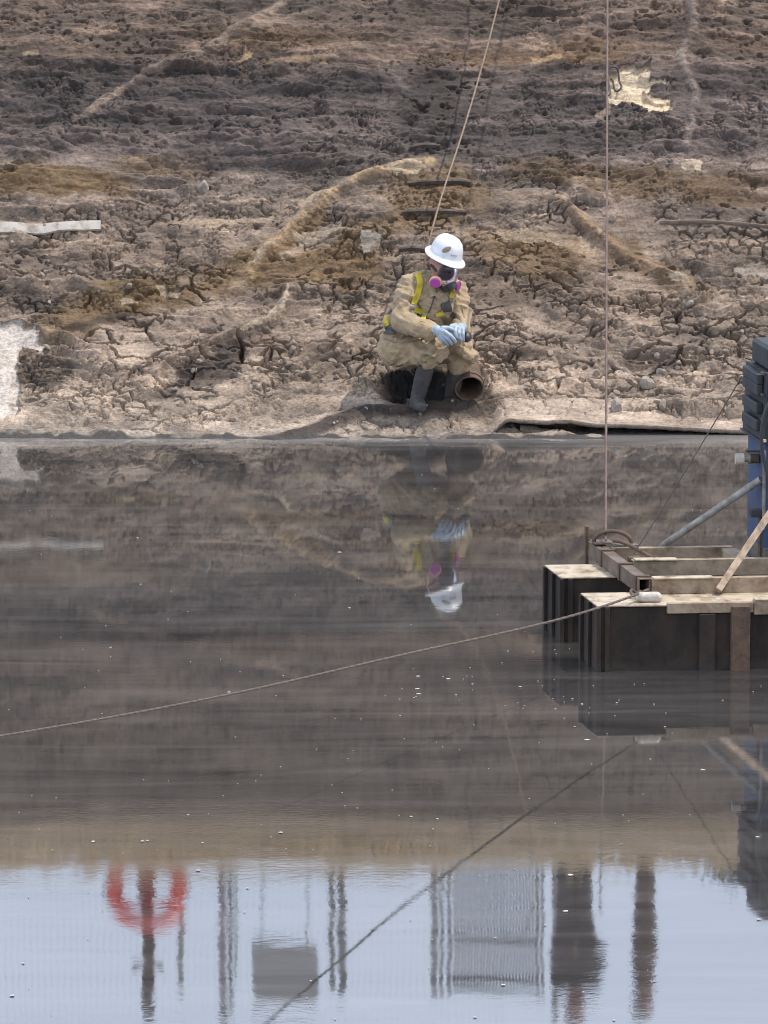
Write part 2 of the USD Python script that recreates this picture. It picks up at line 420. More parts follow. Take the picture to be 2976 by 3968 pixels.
def inside(px, py, poly):
    c = np.zeros(px.shape, bool)
    n = len(poly)
    for k in range(n):
        x0, y0 = poly[k]; x1, y1 = poly[(k + 1) % n]
        c ^= ((y0 > py) != (y1 > py)) & (px < (x1 - x0) * (py - y0) / (y1 - y0 + 1e-12) + x0)
    return c


def sstep(a, b, x):
    t = np.clip((x - a) / (b - a), 0, 1)
    return t * t * (3 - 2 * t)


def line(pts):
    return [tuple(map(float, on_bank(u, v))) for u, v in pts]


RIDGES = [  # measuring-pixel polyline, half width (m), height (m), colour, how much of the colour
    ([(640, -14), (520, 60), (420, 120), (320, 155), (250, 205), (160, 265)], 0.034, 0.042, (0.36, 0.28, 0.22), 0.9),
    ([(930, 352), (850, 372), (770, 385), (700, 425), (640, 480), (590, 530), (510, 620)], 0.055, 0.085, (0.56, 0.42, 0.26), 0.9),
    ([(625, 620), (605, 685), (530, 722), (450, 755), (380, 785), (300, 840)], 0.042, 0.095, (0.30, 0.22, 0.16), 0.9),
    ([(1190, 430), (1260, 490), (1330, 545), (1400, 575), (1490, 608)], 0.055, 0.075, (0.40, 0.28, 0.17), 0.85),
    ([(1474, -60), (1497, 60), (1490, 95), (1470, 130), (1485, 170), (1503, 205), (1492, 260), (1480, 320)], 0.036, 0.030, (0.34, 0.28, 0.25), 0.9),
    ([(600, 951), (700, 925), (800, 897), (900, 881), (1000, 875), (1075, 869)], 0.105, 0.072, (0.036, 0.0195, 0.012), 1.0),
    ([(420, 120), (560, 60), (700, 10)], 0.03, 0.02, (0.27, 0.215, 0.17), 0.5),
    ([(120, 600), (230, 640), (330, 615)], 0.05, 0.05, (0.19, 0.135, 0.08), 0.3),
    ([(1040, 455), (1110, 432), (1200, 440)], 0.05, 0.05, (0.24, 0.17, 0.11), 0.5),
    ([(1030, 745), (1130, 755), (1230, 780)], 0.06, 0.05, (0.16, 0.11, 0.08), 0.4),
]
PATCHES = [  # measuring-pixel polygon, colour, recess (m), smooth liner showing
    ([(-30, 700), (35, 690), (78, 705), (102, 745), (85, 762), (47, 750), (36, 800), (47, 850), (36, 907), (-30, 910)], (0.88, 0.83, 0.78), 0.03, 1),
    ([(1310, 168), (1328, 166), (1342, 150), (1362, 149), (1370, 162), (1402, 148), (1396, 166), (1380, 172), (1384, 181), (1440, 184), (1450, 180), (1448, 190), (1400, 191), (1388, 200), (1396, 218), (1430, 230), (1458, 222), (1452, 245), (1410, 251), (1388, 236), (1372, 228), (1350, 227), (1330, 232), (1312, 226), (1318, 200)], (0.98, 0.84, 0.62), 0.025, 1),
    ([(1316, 168), (1398, 160), (1404, 200), (1384, 232), (1316, 228)], (0.98, 0.84, 0.62), 0.01, 1),
    ([(1380, 205), (1456, 222), (1454, 250), (1400, 252)], (0.94, 0.78, 0.56), 0.01, 1),
    ([(328, 620), (358, 612), (372, 632), (402, 624), (386, 645), (352, 642)], (0.62, 0.53, 0.40), 0.01, 1),
    ([(258, 655), (295, 650), (296, 660), (262, 664)], (0.52, 0.42, 0.30), 0.0, 1),
    ([(777, 497), (824, 505), (820, 545), (790, 551), (776, 540)], (0.42, 0.385, 0.34), 0.02, 1),
    ([(1048, 506), (1110, 501), (1180, 515), (1232, 509), (1288, 533), (1282, 553), (1240, 556), (1180, 535), (1100, 526)], (0.45, 0.355, 0.25), 0.01, 0.8),
    ([(1580, 579), (1620, 567), (1690, 573), (1690, 604), (1600, 601)], (0.50, 0.45, 0.40), 0.0, 0.8),
    ([(1468, 366), (1490, 357), (1517, 364), (1513, 383), (1480, 381)], (0.64, 0.54, 0.42), 0.0, 1),
    ([(607, 645), (626, 616), (623, 662), (606, 697), (560, 719), (515, 727), (556, 702)], (0.62, 0.53, 0.41), 0.0, 1),
    ([(338, 470), (592, 467), (597, 481), (450, 487), (345, 483)], (0.47, 0.37, 0.255), 0.0, 0.8),
    ([(818, 380), (900, 361), (928, 371), (870, 386), (825, 390)], (0.60, 0.49, 0.35), 0.0, 1),
    ([(645, 436), (700, 405), (708, 418), (660, 448)], (0.52, 0.42, 0.30), 0.0, 1),
    ([(545, 572), (580, 530), (600, 535), (560, 575)], (0.52, 0.42, 0.30), 0.0, 1),
    ([(466, 138), (520, 130), (528, 104), (548, 110), (542, 137)], (0.46, 0.33, 0.19), 0.0, 0.7),
    ([(565, 131), (725, 123), (705, 138), (580, 139)], (0.42, 0.30, 0.18), 0.0, 0.7),
    ([(1145, 123), (1222, 117), (1216, 130), (1162, 136)], (0.45, 0.32, 0.18), 0.0, 0.7),
    ([(630, 508), (690, 488), (742, 498), (700, 518), (640, 532)], (0.42, 0.35, 0.27), 0.0, 0.7),
    ([(1440, 598), (1484, 600), (1492, 612), (1450, 607)], (0.56, 0.48, 0.37), 0.0, 1),
    ([(40, 118), (80, 116), (85, 128), (50, 130)], (0.40, 0.29, 0.19), 0.0, 0.6),
    ([(1410, 790), (1440, 795), (1438, 812), (1412, 815)], (0.40, 0.37, 0.34), 0.0, 0.6),
    ([(1280, 250), (1318, 228), (1322, 250), (1290, 262)], (0.36, 0.28, 0.20), 0.0, 0.7),
    ([(1220, 385), (1300, 392), (1330, 402), (1240, 400)], (0.42, 0.31, 0.20), 0.0, 0.6),
]
ZONES = [  # soft stains; some dark ones put the shade of lumps into the colour
    (455, 790, 170, 26, -31, (0.075, 0.052, 0.040), 0.8), (600, 545, 150, 30, -42, (0.20, 0.135, 0.07), 0.8), (1380, 560, 190, 26, 27, (0.16, 0.105, 0.065), 0.8), (1130, 590, 220, 16, 4, (0.10, 0.07, 0.05), 0.7), (820, 500, 150, 26, -10, (0.26, 0.18, 0.10), 0.6), (1170, 530, 160, 20, 8, (0.36, 0.26, 0.16), 0.6),  # first entry paints the shaded underside of a ridge
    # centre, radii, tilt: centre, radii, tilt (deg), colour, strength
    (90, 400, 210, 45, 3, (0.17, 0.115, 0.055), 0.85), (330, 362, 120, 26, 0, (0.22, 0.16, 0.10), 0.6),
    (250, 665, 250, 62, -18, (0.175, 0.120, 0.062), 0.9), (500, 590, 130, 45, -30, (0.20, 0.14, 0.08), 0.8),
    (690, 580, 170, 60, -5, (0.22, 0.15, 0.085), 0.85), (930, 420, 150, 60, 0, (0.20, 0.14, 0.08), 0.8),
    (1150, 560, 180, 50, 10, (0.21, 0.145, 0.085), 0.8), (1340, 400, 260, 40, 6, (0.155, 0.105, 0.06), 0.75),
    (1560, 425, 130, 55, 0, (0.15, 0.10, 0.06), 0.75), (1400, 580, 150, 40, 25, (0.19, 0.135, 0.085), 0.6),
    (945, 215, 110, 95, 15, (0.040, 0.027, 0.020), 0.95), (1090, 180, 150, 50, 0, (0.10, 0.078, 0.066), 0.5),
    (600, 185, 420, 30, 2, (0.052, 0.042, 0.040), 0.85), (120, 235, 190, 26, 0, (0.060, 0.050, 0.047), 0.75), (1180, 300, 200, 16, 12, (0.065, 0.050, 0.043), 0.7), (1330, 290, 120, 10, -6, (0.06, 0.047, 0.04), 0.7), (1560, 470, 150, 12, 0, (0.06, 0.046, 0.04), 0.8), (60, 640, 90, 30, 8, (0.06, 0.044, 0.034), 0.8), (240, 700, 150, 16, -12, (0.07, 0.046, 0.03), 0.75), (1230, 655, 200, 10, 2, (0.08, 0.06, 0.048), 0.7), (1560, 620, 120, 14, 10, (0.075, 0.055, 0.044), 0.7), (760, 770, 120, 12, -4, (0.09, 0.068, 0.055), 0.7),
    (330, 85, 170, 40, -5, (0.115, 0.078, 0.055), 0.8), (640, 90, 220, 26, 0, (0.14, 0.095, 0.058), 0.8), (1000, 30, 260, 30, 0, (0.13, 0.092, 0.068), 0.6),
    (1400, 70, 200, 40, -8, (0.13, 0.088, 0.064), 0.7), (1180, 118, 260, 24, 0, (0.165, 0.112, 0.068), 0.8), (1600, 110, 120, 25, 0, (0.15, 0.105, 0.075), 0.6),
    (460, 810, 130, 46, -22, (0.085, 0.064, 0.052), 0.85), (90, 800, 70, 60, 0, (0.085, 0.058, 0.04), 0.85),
    (900, 832, 105, 46, -6, (0.022, 0.016, 0.013), 1.0), (1190, 768, 90, 18, 6, (0.10, 0.070, 0.052), 0.8), (1410, 775, 75, 26, 10, (0.14, 0.108, 0.09), 0.7),  # first entry: darker colour laid over the hollow under the worker
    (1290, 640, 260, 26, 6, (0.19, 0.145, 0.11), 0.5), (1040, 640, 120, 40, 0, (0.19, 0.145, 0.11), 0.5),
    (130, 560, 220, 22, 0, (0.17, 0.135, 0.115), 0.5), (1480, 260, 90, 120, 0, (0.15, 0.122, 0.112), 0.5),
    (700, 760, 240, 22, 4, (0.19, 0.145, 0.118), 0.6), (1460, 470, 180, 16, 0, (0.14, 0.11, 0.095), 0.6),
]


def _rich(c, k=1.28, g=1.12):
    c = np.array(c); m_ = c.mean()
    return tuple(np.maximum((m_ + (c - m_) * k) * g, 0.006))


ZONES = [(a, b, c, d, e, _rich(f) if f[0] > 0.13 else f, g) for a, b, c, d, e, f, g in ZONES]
VB = [-400, 0, 120, 190, 330, 410, 560, 700, 820, 900, 945, 962, 1100]
CB = np.array([(0.10, 0.074, 0.058), (0.185, 0.135, 0.105), (0.165, 0.118, 0.090), (0.112, 0.088, 0.083), (0.150, 0.120, 0.110), (0.285, 0.228, 0.188), (0.285, 0.222, 0.172),
               (0.40, 0.318, 0.252), (0.45, 0.365, 0.292), (0.50, 0.415, 0.335), (0.36, 0.315, 0.272), (0.10, 0.095, 0.09), (0.06, 0.055, 0.05)])


fx = np.arange(-3.15, 3.35, 0.0076)
gx = 3.15 + np.cumsum(0.02 * 1.13 ** np.arange(48))
xs = np.concatenate([-gx[::-1], fx, 3.35 + (gx - 3.15)])
fs = np.arange(-0.12, 4.75, 0.0076)
ss = np.concatenate([np.linspace(S_AT[0] - S0, -0.14, 14), fs, np.arange(4.77, 8.2, 0.028), 8.2 + np.cumsum(0.05 * 1.2 ** np.arange(22))])
ss = ss[ss < _ss[-1]]
X, S = np.meshgrid(xs, ss)


def v_of_s(s):
    return np.interp(s, _SV, _V, left=1100, right=-400)


MUD = 0.60


def bank_fields(X, S):
    """displacement along the bank's normal and albedo at the points"""
    r, z, nr, nz = prof(S)
    w = (np.stack([np.zeros_like(r), r, z], -1) - EYE) @ FWD
    U = (X * FPX / w + 1488) / K
    Vv = v_of_s(S)
    land = sstep(-0.05, 0.25, S)
    # wander
    wx = noise2(X * 1.7, S * 1.7, 1, 4) - 0.5
    wy = noise2(X * 1.7, S * 1.7, 2, 4) - 0.5
    fxn = noise2(X * 9, S * 9, 3, 3) - 0.5
    fyn = noise2(X * 9, S * 9, 4, 3) - 0.5
    Uw = U + 70 * wx + 26 * fxn
    Vw = Vv + 46 * wy + 20 * fyn
    Ue = U + 20 * fxn + 16 * (noise2(X * 28, S * 28, 5, 3) - 0.5)
    Ve = Vv + 15 * fyn + 13 * (noise2(X * 28, S * 28, 6, 3) - 0.5)
    col = np.stack([np.interp(Vw, VB, CB[:, k]) for k in range(3)], -1)
    strat = noise2(X * 1.1 + wx, S * 15, 7, 4) - 0.5
    strat2 = noise2(X * 0.7 + wx * 2, S * 5 + wy, 8, 3) - 0.5
    blotch = noise2(X * 5, S * 7, 9, 5) - 0.5
    col = col * np.exp(3.2 * strat * sstep(760, 330, Vv) + 1.2 * strat2 + 1.4 * blotch)[..., None]
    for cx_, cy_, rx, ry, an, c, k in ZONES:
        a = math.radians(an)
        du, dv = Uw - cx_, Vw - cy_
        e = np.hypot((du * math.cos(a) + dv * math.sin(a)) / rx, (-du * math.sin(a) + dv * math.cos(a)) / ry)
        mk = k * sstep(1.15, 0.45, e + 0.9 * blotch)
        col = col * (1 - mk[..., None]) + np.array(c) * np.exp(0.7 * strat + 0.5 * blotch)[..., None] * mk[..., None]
    smooth = np.zeros_like(X)
    h = np.zeros_like(X)
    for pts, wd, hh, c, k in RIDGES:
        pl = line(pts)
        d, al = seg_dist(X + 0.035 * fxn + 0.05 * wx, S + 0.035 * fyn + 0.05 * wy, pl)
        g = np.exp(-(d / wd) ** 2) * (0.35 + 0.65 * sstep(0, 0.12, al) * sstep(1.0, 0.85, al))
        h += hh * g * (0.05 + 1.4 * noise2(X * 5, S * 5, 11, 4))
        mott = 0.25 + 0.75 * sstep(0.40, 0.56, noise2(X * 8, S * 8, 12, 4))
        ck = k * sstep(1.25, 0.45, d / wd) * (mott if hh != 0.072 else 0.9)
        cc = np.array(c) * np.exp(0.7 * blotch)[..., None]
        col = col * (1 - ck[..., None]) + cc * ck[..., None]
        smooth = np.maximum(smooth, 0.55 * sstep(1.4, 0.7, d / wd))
    for poly, c, rec, sm in PATCHES:
        ins = inside(Ue, Ve, poly).astype(float)
        if not ins.any():
            continue
        cc = np.array(c) * np.exp(0.35 * blotch + 0.2 * strat)[..., None]
        mk = ins * (0.55 + 0.45 * sm) if sm < 1 else ins
        spots = np.maximum(sstep(0.60, 0.68, noise2(X * 16, S * 16, 14, 4)) * 0.85, 0.28 * sstep(0.50, 0.66, noise2(X * 5, S * 8, 15, 4)))
        mk = mk * (1 - spots * (1.0 if c[2] < 0.55 or c[2] > 0.7 else 0.25))
        col = col * (1 - mk[..., None]) + cc * 1.0 * mk[..., None]
        smooth = np.maximum(smooth, ins * sm)
        h -= rec * ins
    # large relief
    h += land * (0.22 * (noise2(X * 0.8, S * 0.8, 20, 3) - 0.5) + 0.10 * (noise2(X * 2.2, S * 3.2, 21, 3) - 0.5))
    h += land * 0.055 * strat * sstep(950, 600, Vv) + 0.05 * land * strat2
    shore = np.exp(-((S - 0.05) / 0.22) ** 2)
    h += shore * (0.055 * (noise2(X * 1.3, X * 0, 86, 3) - 0.5) + 0.036 * (noise2(X * 7, S * 5, 87, 4) - 0.5) + 0.012 * (noise2(X * 26, S * 26, 88, 3) - 0.5))
    # terraces: little steps that lie across the slope
    q = S * 5.5 + 2.2 * wx + 1.2 * wy + 0.7 * noise2(X * 3, S * 3, 22, 3)
    stp = q - np.floor(q)
    h += land * 0.035 * (sstep(0.0, 0.85, stp) - sstep(0.85, 1.0, stp)) * sstep(0.42, 0.62, noise2(X * 1.5, S * 2.5, 23, 3))
    # cracked mud: ragged cracks that come and go, three sizes
    r1, r2 = noise2(X * 24, S * 24, 43, 3) - 0.5, noise2(X * 24, S * 24, 44, 3) - 0.5
    Xc, Sc = X + 0.055 * fxn + 0.06 * wx + 0.045 * r1, S + 0.055 * fyn + 0.06 * wy + 0.045 * r2
    e1, c1, o1 = voro(Xc, Sc, 0.105, 31, 1.0, 0.62)
    e2, c2, o2 = voro(Xc, Sc, 0.046, 32, 1.0, 0.85)
    e3, c3, o3 = voro(Xc, Sc, 0.30, 33, 1.0, 0.40)
    gate1 = sstep(0.46, 0.58, noise2(X * 6, S * 6, 45, 3))
    gate2 = sstep(0.46, 0.58, noise2(X * 11, S * 11, 46, 3))
    big = sstep(0.42, 0.60, noise2(X * 1.6, S * 2.3, 24, 4)) * sstep(330, 480, Vv) * (1 - smooth)
    fine = sstep(0.44, 0.62, noise2(X * 2.2, S * 4.0, 25, 4)) * (1 - smooth)
    seams = sstep(0.46, 0.62, noise2(X * 0.9, S * 1.3, 26, 3)) * sstep(470, 620, Vv) * (1 - smooth)
    ridge = np.where(S < 0.20, sstep(0.02, 0.2, S), 1.0) * land
    wv = 0.0035 + 0.010 * noise2(X * 9, S * 9, 47, 2)
    h -= ridge * big * 0.050 * gate1 * sstep(1.15, 0.45, e1 / wv)
    h += ridge * big * (0.012 * (c1[..., 0] - 0.5) + 0.06 * ((c1[..., 1] - 0.5) * o1[..., 0] + (c1[..., 2] - 0.5) * o1[..., 1]))
    h -= ridge * fine * 0.019 * gate2 * sstep(1.3, 0.4, e2 / (0.6 * wv))
    h += ridge * fine * (0.006 * (c2[..., 0] - 0.5) + 0.06 * ((c2[..., 1] - 0.5) * o2[..., 0] + (c2[..., 2] - 0.6) * o2[..., 1]))
    h -= ridge * seams * 0.095 * sstep(1.4, 0.4, e3 / (1.3 * wv)) * sstep(0.36, 0.5, noise2(X * 3, S * 3, 48, 3))
    dk = (1 - 0.16 * big * (c1[..., 2] - 0.3)) * (1 - 0.30 * fine * (c2[..., 2] - 0.4))
    col = col * dk[..., None]
    rough = noise2(X * 26, S * 34, 27, 3) - 0.5
    streak = noise2(X * 44, S * 13, 29, 3) - 0.5
    upz = sstep(560, 300, Vv)
    h += land * (1 - 0.8 * smooth) * (0.010 * rough * (0.5 + 0.5 * fine) + 0.008 * streak * upz * sstep(0.35, 0.6, noise2(X * 2, S * 4, 30, 3)) + 0.03 * upz * (noise2(X * 14, S * 40, 49, 3) - 0.5) + 0.007 * upz * (noise2(X * 34, S * 26, 50, 2) - 0.5) + 0.008 * (noise2(X * 55, S * 55, 28, 2) - 0.5))
    # slumped ledges: long irregular overhung lips lying across the slope
    for k_, (fr_q, am, th0) in enumerate(((3.4, 0.060, 0.50), (7.5, 0.034, 0.48))):
        ql = S * fr_q + 1.6 * wx * fr_q * 0.4 + 1.3 * noise2(X * 1.6, S * 1.6, 63 + k_, 4) + 0.25 * fxn + 0.25 * r1
        fl_ = ql - np.floor(ql)
        gate = sstep(th0, th0 + 0.1, noise2(X * 2.0, np.floor(ql) * 5.3, 66 + k_, 3)) * (1 - smooth) * land
        h += am * gate * (sstep(0.0, 0.9, fl_) - sstep(0.90, 1.0, fl_)) - am * 0.4 * gate
    pit = np.maximum(sstep(0.60, 0.74, noise2(X * 13, S * 22, 41, 3)), 0.5 * upz * sstep(0.60, 0.70, noise2(X * 24, S * 34, 40, 3))) * sstep(0.36, 0.56, noise2(X * 1.6, S * 3.4, 42, 3)) * (1 - smooth)
    h -= land * 0.045 * pit
    h += 0.09 * np.exp(-(((U - 1035) / 42) ** 2 + ((Vv - 803) / 16) ** 2))
    h -= 0.13 * np.exp(-(((U - 1018) / 36) ** 4 + ((Vv - 846) / 20) ** 4))
    # hollow under the worker, cut bank below the crust on the right, collapsed hole further right
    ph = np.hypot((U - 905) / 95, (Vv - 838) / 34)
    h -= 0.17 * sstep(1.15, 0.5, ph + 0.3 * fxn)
    h -= 0.07 * sstep(1.1, 0.4, np.hypot((U - 1395) / 70, (Vv - 785) / 30) + 0.5 * fxn)
    Sx = np.interp(U, [1030, 1100, 1180, 1240, 1300, 1350], [0.34, 0.285, 0.24, 0.15, 0.05, -0.1])
    cut = (1 - sstep(-0.02, 0.05, Sx - S + 0.15 * fyn)) * sstep(1025, 1100, U) * sstep(0.46, 0.30, S) * sstep(-0.1, 0.02, S)
    h -= 0.19 * cut
    wet = sstep(0.075, 0.02, S + 0.26 * fyn + 0.12 * wx + 0.02)
    col = col * (1 - wet[..., None]) + np.array((0.075, 0.070, 0.066)) * wet[..., None]
    upper = sstep(5.0, 5.8, S)
    col = col * (1 - upper[..., None]) + (np.array((0.15, 0.112, 0.085)) * np.exp(0.9 * strat + 0.7 * blotch)[..., None]) * upper[..., None]
    top = sstep(7.15, 7.32, S + 0.25 * wx)
    col = col * (1 - top[..., None]) + np.array((0.46, 0.365, 0.245)) * np.exp(0.6 * blotch)[..., None] * top[..., None]
    h = np.where(S > 7.0, h * sstep(8.6, 7.0, S) * 0.6 + 0.4 * h * 0, h)
    return h, np.clip(col * MUD * np.array((1.0, 0.96, 0.915)) * np.interp(Vv, [-400, 150, 420, 620], [0.80, 0.80, 0.88, 0.80])[..., None], 0.008, 0.75)


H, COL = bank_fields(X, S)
r_, z_, nr_, nz_ = prof(S)
PTS = np.stack([X, r_ + nr_ * H, z_ + nz_ * H], -1)


def grid_mesh(P):
    n, m = P.shape[:2]
    idx = np.arange(n * m).reshape(n, m)
    a, b, c, d = idx[:-1, :-1].ravel(), idx[:-1, 1:].ravel(), idx[1:, 1:].ravel(), idx[1:, :-1].ravel()
    F = np.vstack([np.stack([a, b, c], -1), np.stack([a, c, d], -1)])
    return P.reshape(-1, 3), F


bank = thing('mud_bank', 'steep cracked grey-brown mud bank with pale liner showing through', 'bank', kind='structure')
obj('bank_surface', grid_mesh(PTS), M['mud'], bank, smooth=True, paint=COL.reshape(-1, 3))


def surf(x, s):
    """point on the finished bank and its outward normal (plain profile's)"""
    i = np.clip(np.searchsorted(ss, s), 1, len(ss) - 1)
    j = np.clip(np.searchsorted(xs, x), 1, len(xs) - 1)
    _, _, nr, nz = prof(np.array(float(s)))
    return PTS[i, j].copy(), np.array([0, float(nr), float(nz)])


def surf_px(u, v):
    return surf(*map(float, on_bank(u, v)))


# ground behind, near bank, water
gy = np.array([r_[-1, 0] - 0.02, 30, 80, 250, 900])
gxx = np.array([-900, -250, -80, -25, 0, 25, 80, 250, 900.])
GX, GY = np.meshgrid(gxx, gy)
obj('far_ground', grid_mesh(np.stack([GX, GY, np.full(GX.shape, z_[-1, 0] - 0.02)], -1)), M['earth'], smooth=False, kind='structure', label='flat dry ground behind the top of the bank')
gyn = np.array([-900, -200, -70, -51, -46.5, -44.0])
gzn = np.array([9.3, 9.3, 9.3, 9.2, 0.8, -0.5])
GX, GY = np.meshgrid(gxx, gyn)
obj('near_bank', grid_mesh(np.stack([GX, GY, np.broadcast_to(gzn[:, None], GX.shape)], -1)), M['earth'], smooth=False, kind='structure', label='near bank of the pond on which the viewer stands')
obj('water', (np.array([(-70, -46, 0), (70, -46, 0), (70, 0.9, 0), (-70, 0.9, 0)], float), np.array([(0, 1, 2), (0, 2, 3)])), M['water'], smooth=False, kind='structure',
    label='still dark oily pond water mirroring the bank and the sky')

# ------------------------------------------------------------------ crust shelf that overhangs the water on the right
lip = [(1030, 896), (1060, 903), (1110, 905), (1170, 908), (1230, 907), (1290, 916), (1350, 917), (1420, 920), (1500, 925), (1580, 929), (1680, 931), (1800, 934)]
lu = np.linspace(1034, 1790, 330)
lv = np.interp(lu, [p[0] for p in lip], [p[1] for p in lip])
n_t = 60
zl = 0.075 + 0.03 * noise2(lu * 0.012, lu * 0, 54, 3)
fr = np.array([on_plane_y(u * K, v * K, 0.10) for u, v in zip(lu, lv)])
tt = np.linspace(0, 1, n_t)
TX = np.repeat(fr[:, :1], n_t, 1)
TS = 0.10 + (0.78 - 0.10) * np.broadcast_to(tt, TX.shape) + 0.05 * (noise2(TX * 3, TX * 0, 55, 3)[:, :1] - 0.5)
ii = np.clip(np.searchsorted(ss, TS), 1, len(ss) - 1); jj = np.clip(np.searchsorted(xs, TX), 1, len(xs) - 1)
G = PTS[ii, jj]                                  # the bank below the crust
top = np.empty(TX.shape + (3,))
top[..., 0] = TX
yl = fr[:, 1:2] + 0.03 * (noise2(TX[:, :1] * 9, TX[:, :1] * 0, 53, 3) - 0.5)
top[..., 1] = yl * (1 - tt) + 0.80 * tt
zs = np.interp(top[..., 1], _r, _z)
lipz = fr[:, 2:3]
top[..., 2] = lipz + (zs + 0.02 - lipz) * sstep(0.0, 0.75, tt) ** 0.8
tn = noise2(top[..., 0] * 4, top[..., 1] * 9, 51, 4) - 0.5
tn2 = noise2(top[..., 0] * 22, top[..., 1] * 30, 52, 4) - 0.5
ee, cc3, _o = voro(top[..., 0] + 0.05 * tn, top[..., 1] * 1.3 + 0.05 * tn2, 0.16, 57)
top[..., 2] += 0.075 * tn * sstep(0, 0.25, tt) + 0.022 * tn2 - 0.022 * sstep(0.010, 0.002, ee) * sstep(0.25, 0.4, tt)
under = G[..., 2] - 0.05
k_in = np.maximum(sstep(0.62, 1.0, tt)[None, :], sstep(0.5, 0.0, np.arange(len(lu)) / 60.0)[:, None] * np.ones((1, n_t)))
top[..., 2] = top[..., 2] * (1 - k_in) + np.minimum(top[..., 2], under) * k_in
bot = top.copy()
bot[..., 2] -= 0.022 + 0.015 * (tn + 0.5) + 0.05 * tt
bot[:, 0, 1] += 0.008
allp = np.concatenate([bot[:, ::-1], top], axis=1)
V_, F_ = grid_mesh(allp)
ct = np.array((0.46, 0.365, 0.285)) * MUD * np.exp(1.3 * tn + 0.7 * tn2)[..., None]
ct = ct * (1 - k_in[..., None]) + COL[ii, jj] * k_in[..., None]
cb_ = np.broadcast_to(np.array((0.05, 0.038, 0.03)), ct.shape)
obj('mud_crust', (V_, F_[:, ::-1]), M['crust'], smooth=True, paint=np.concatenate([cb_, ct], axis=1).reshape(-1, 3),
    label='pale overhanging mud crust at the waterline right of the pipe', cat='crust')

# ------------------------------------------------------------------ loose clods on the bank (parts of it), grey stones


def lump(seed, n=2, amp=0.35):
    t = trimesh.creation.icosphere(subdivisions=n, radius=1.0)
    v = np.array(t.vertices)
    d = meshkit.fbm(v * 1.4 + seed * 7.1, 3, seed) - 0.5
    v = v * (1 + amp * 2 * d[:, None])
    r = np.random.default_rng(seed)
    for _ in range(5):
        nrm = r.normal(size=3); nrm /= np.linalg.norm(nrm)
        q = v @ nrm
        v = v - np.maximum(q - 0.62, 0)[:, None] * nrm * 0.85
    return trimesh.Trimesh(v, t.faces, process=False)


PROTO = [lump(k, 2) for k in range(6)]


def place_lump(k, p, size, rot):
    t = PROTO[k % 6].copy()
    t.apply_scale(size)
    t.apply_transform(trimesh.transformations.euler_matrix(*rot))
    t.apply_translation(p)
    return t


cl = np.random.default_rng(5)
spots = [(150, 830, 130, 60), (470, 820, 110, 55), (1400, 800, 120, 45), (1560, 760, 80, 60), (300, 780, 160, 50), (700, 780, 120, 40), (1300, 480, 200, 50), (1250, 760, 160, 40), (120, 600, 140, 50)]
made = 0
while made < 150:
    cu, cv, su, sv = spots[made % len(spots)]
    u, v = cu + su * cl.normal() * 0.6, cv + sv * cl.normal() * 0.6
    if not (-40 < u < 1700 and 300 < v < 935) or (560 < u < 1080 and v > 885) or (810 < u < 1060 and v > 770):
        made += 0
        continue
    p, n = surf_px(u, v)
    sz = (0.010 + 0.022 * cl.random() ** 2)
    obj('mud_clod', place_lump(made, p + n * sz * 0.1, (sz * 1.25, sz, sz * 0.8), cl.random(3) * 6), M['clod'], bank, smooth=40)
    made += 1
for (u, v, sz, lab) in [(1428, 808, 0.050, 'pale grey stone at the top right of the collapsed hollow in the bank'), (1350, 800, 0.045, 'flat grey stone on the left rim of the collapsed hollow'),
                        (1395, 838, 0.055, 'long grey stone lying across the front of the collapsed hollow'), (1432, 893, 0.040, 'small pale stone just above the crust, below the hollow'),
                        (1330, 892, 0.06, 'half buried pale stone on the crust beside the hanging rope'), (1490, 655, 0.035, 'small light stone high on the bank at the right'),
                        (438, 405, 0.045, 'upright pale stone in the brown band, upper left of the bank'), (1235, 868, 0.03, 'small stone above the crust, right of the pipe')]:
    p, n = surf_px(u, v)
    if v > 885:
        p = p + np.array([0, 0, 0.05])
    obj('grey_stone', place_lump(int(u), p + n * sz * 0.25, (sz * 1.3, sz, sz * 0.75), cl.random(3) * 2), M['stone'], smooth=18, label=lab, cat='stone', group='grey stones on the mud bank')

# pebbles on the brown ridge in front of the worker
for k in range(16):
    u = 700 + 370 * cl.random(); v = np.interp(u, [600, 700, 800, 900, 1000, 1075], [951, 925, 897, 881, 875, 869]) + cl.normal() * 7 + 6
    p, n = surf_px(u, v)
    sz = 0.005 + 0.008 * cl.random()
    obj('pebble', place_lump(k, p + n * sz * 0.5, (sz, sz, sz), cl.random(3) * 6), M['stone'], bank, smooth=40)

# white liner strip, plank, ladder


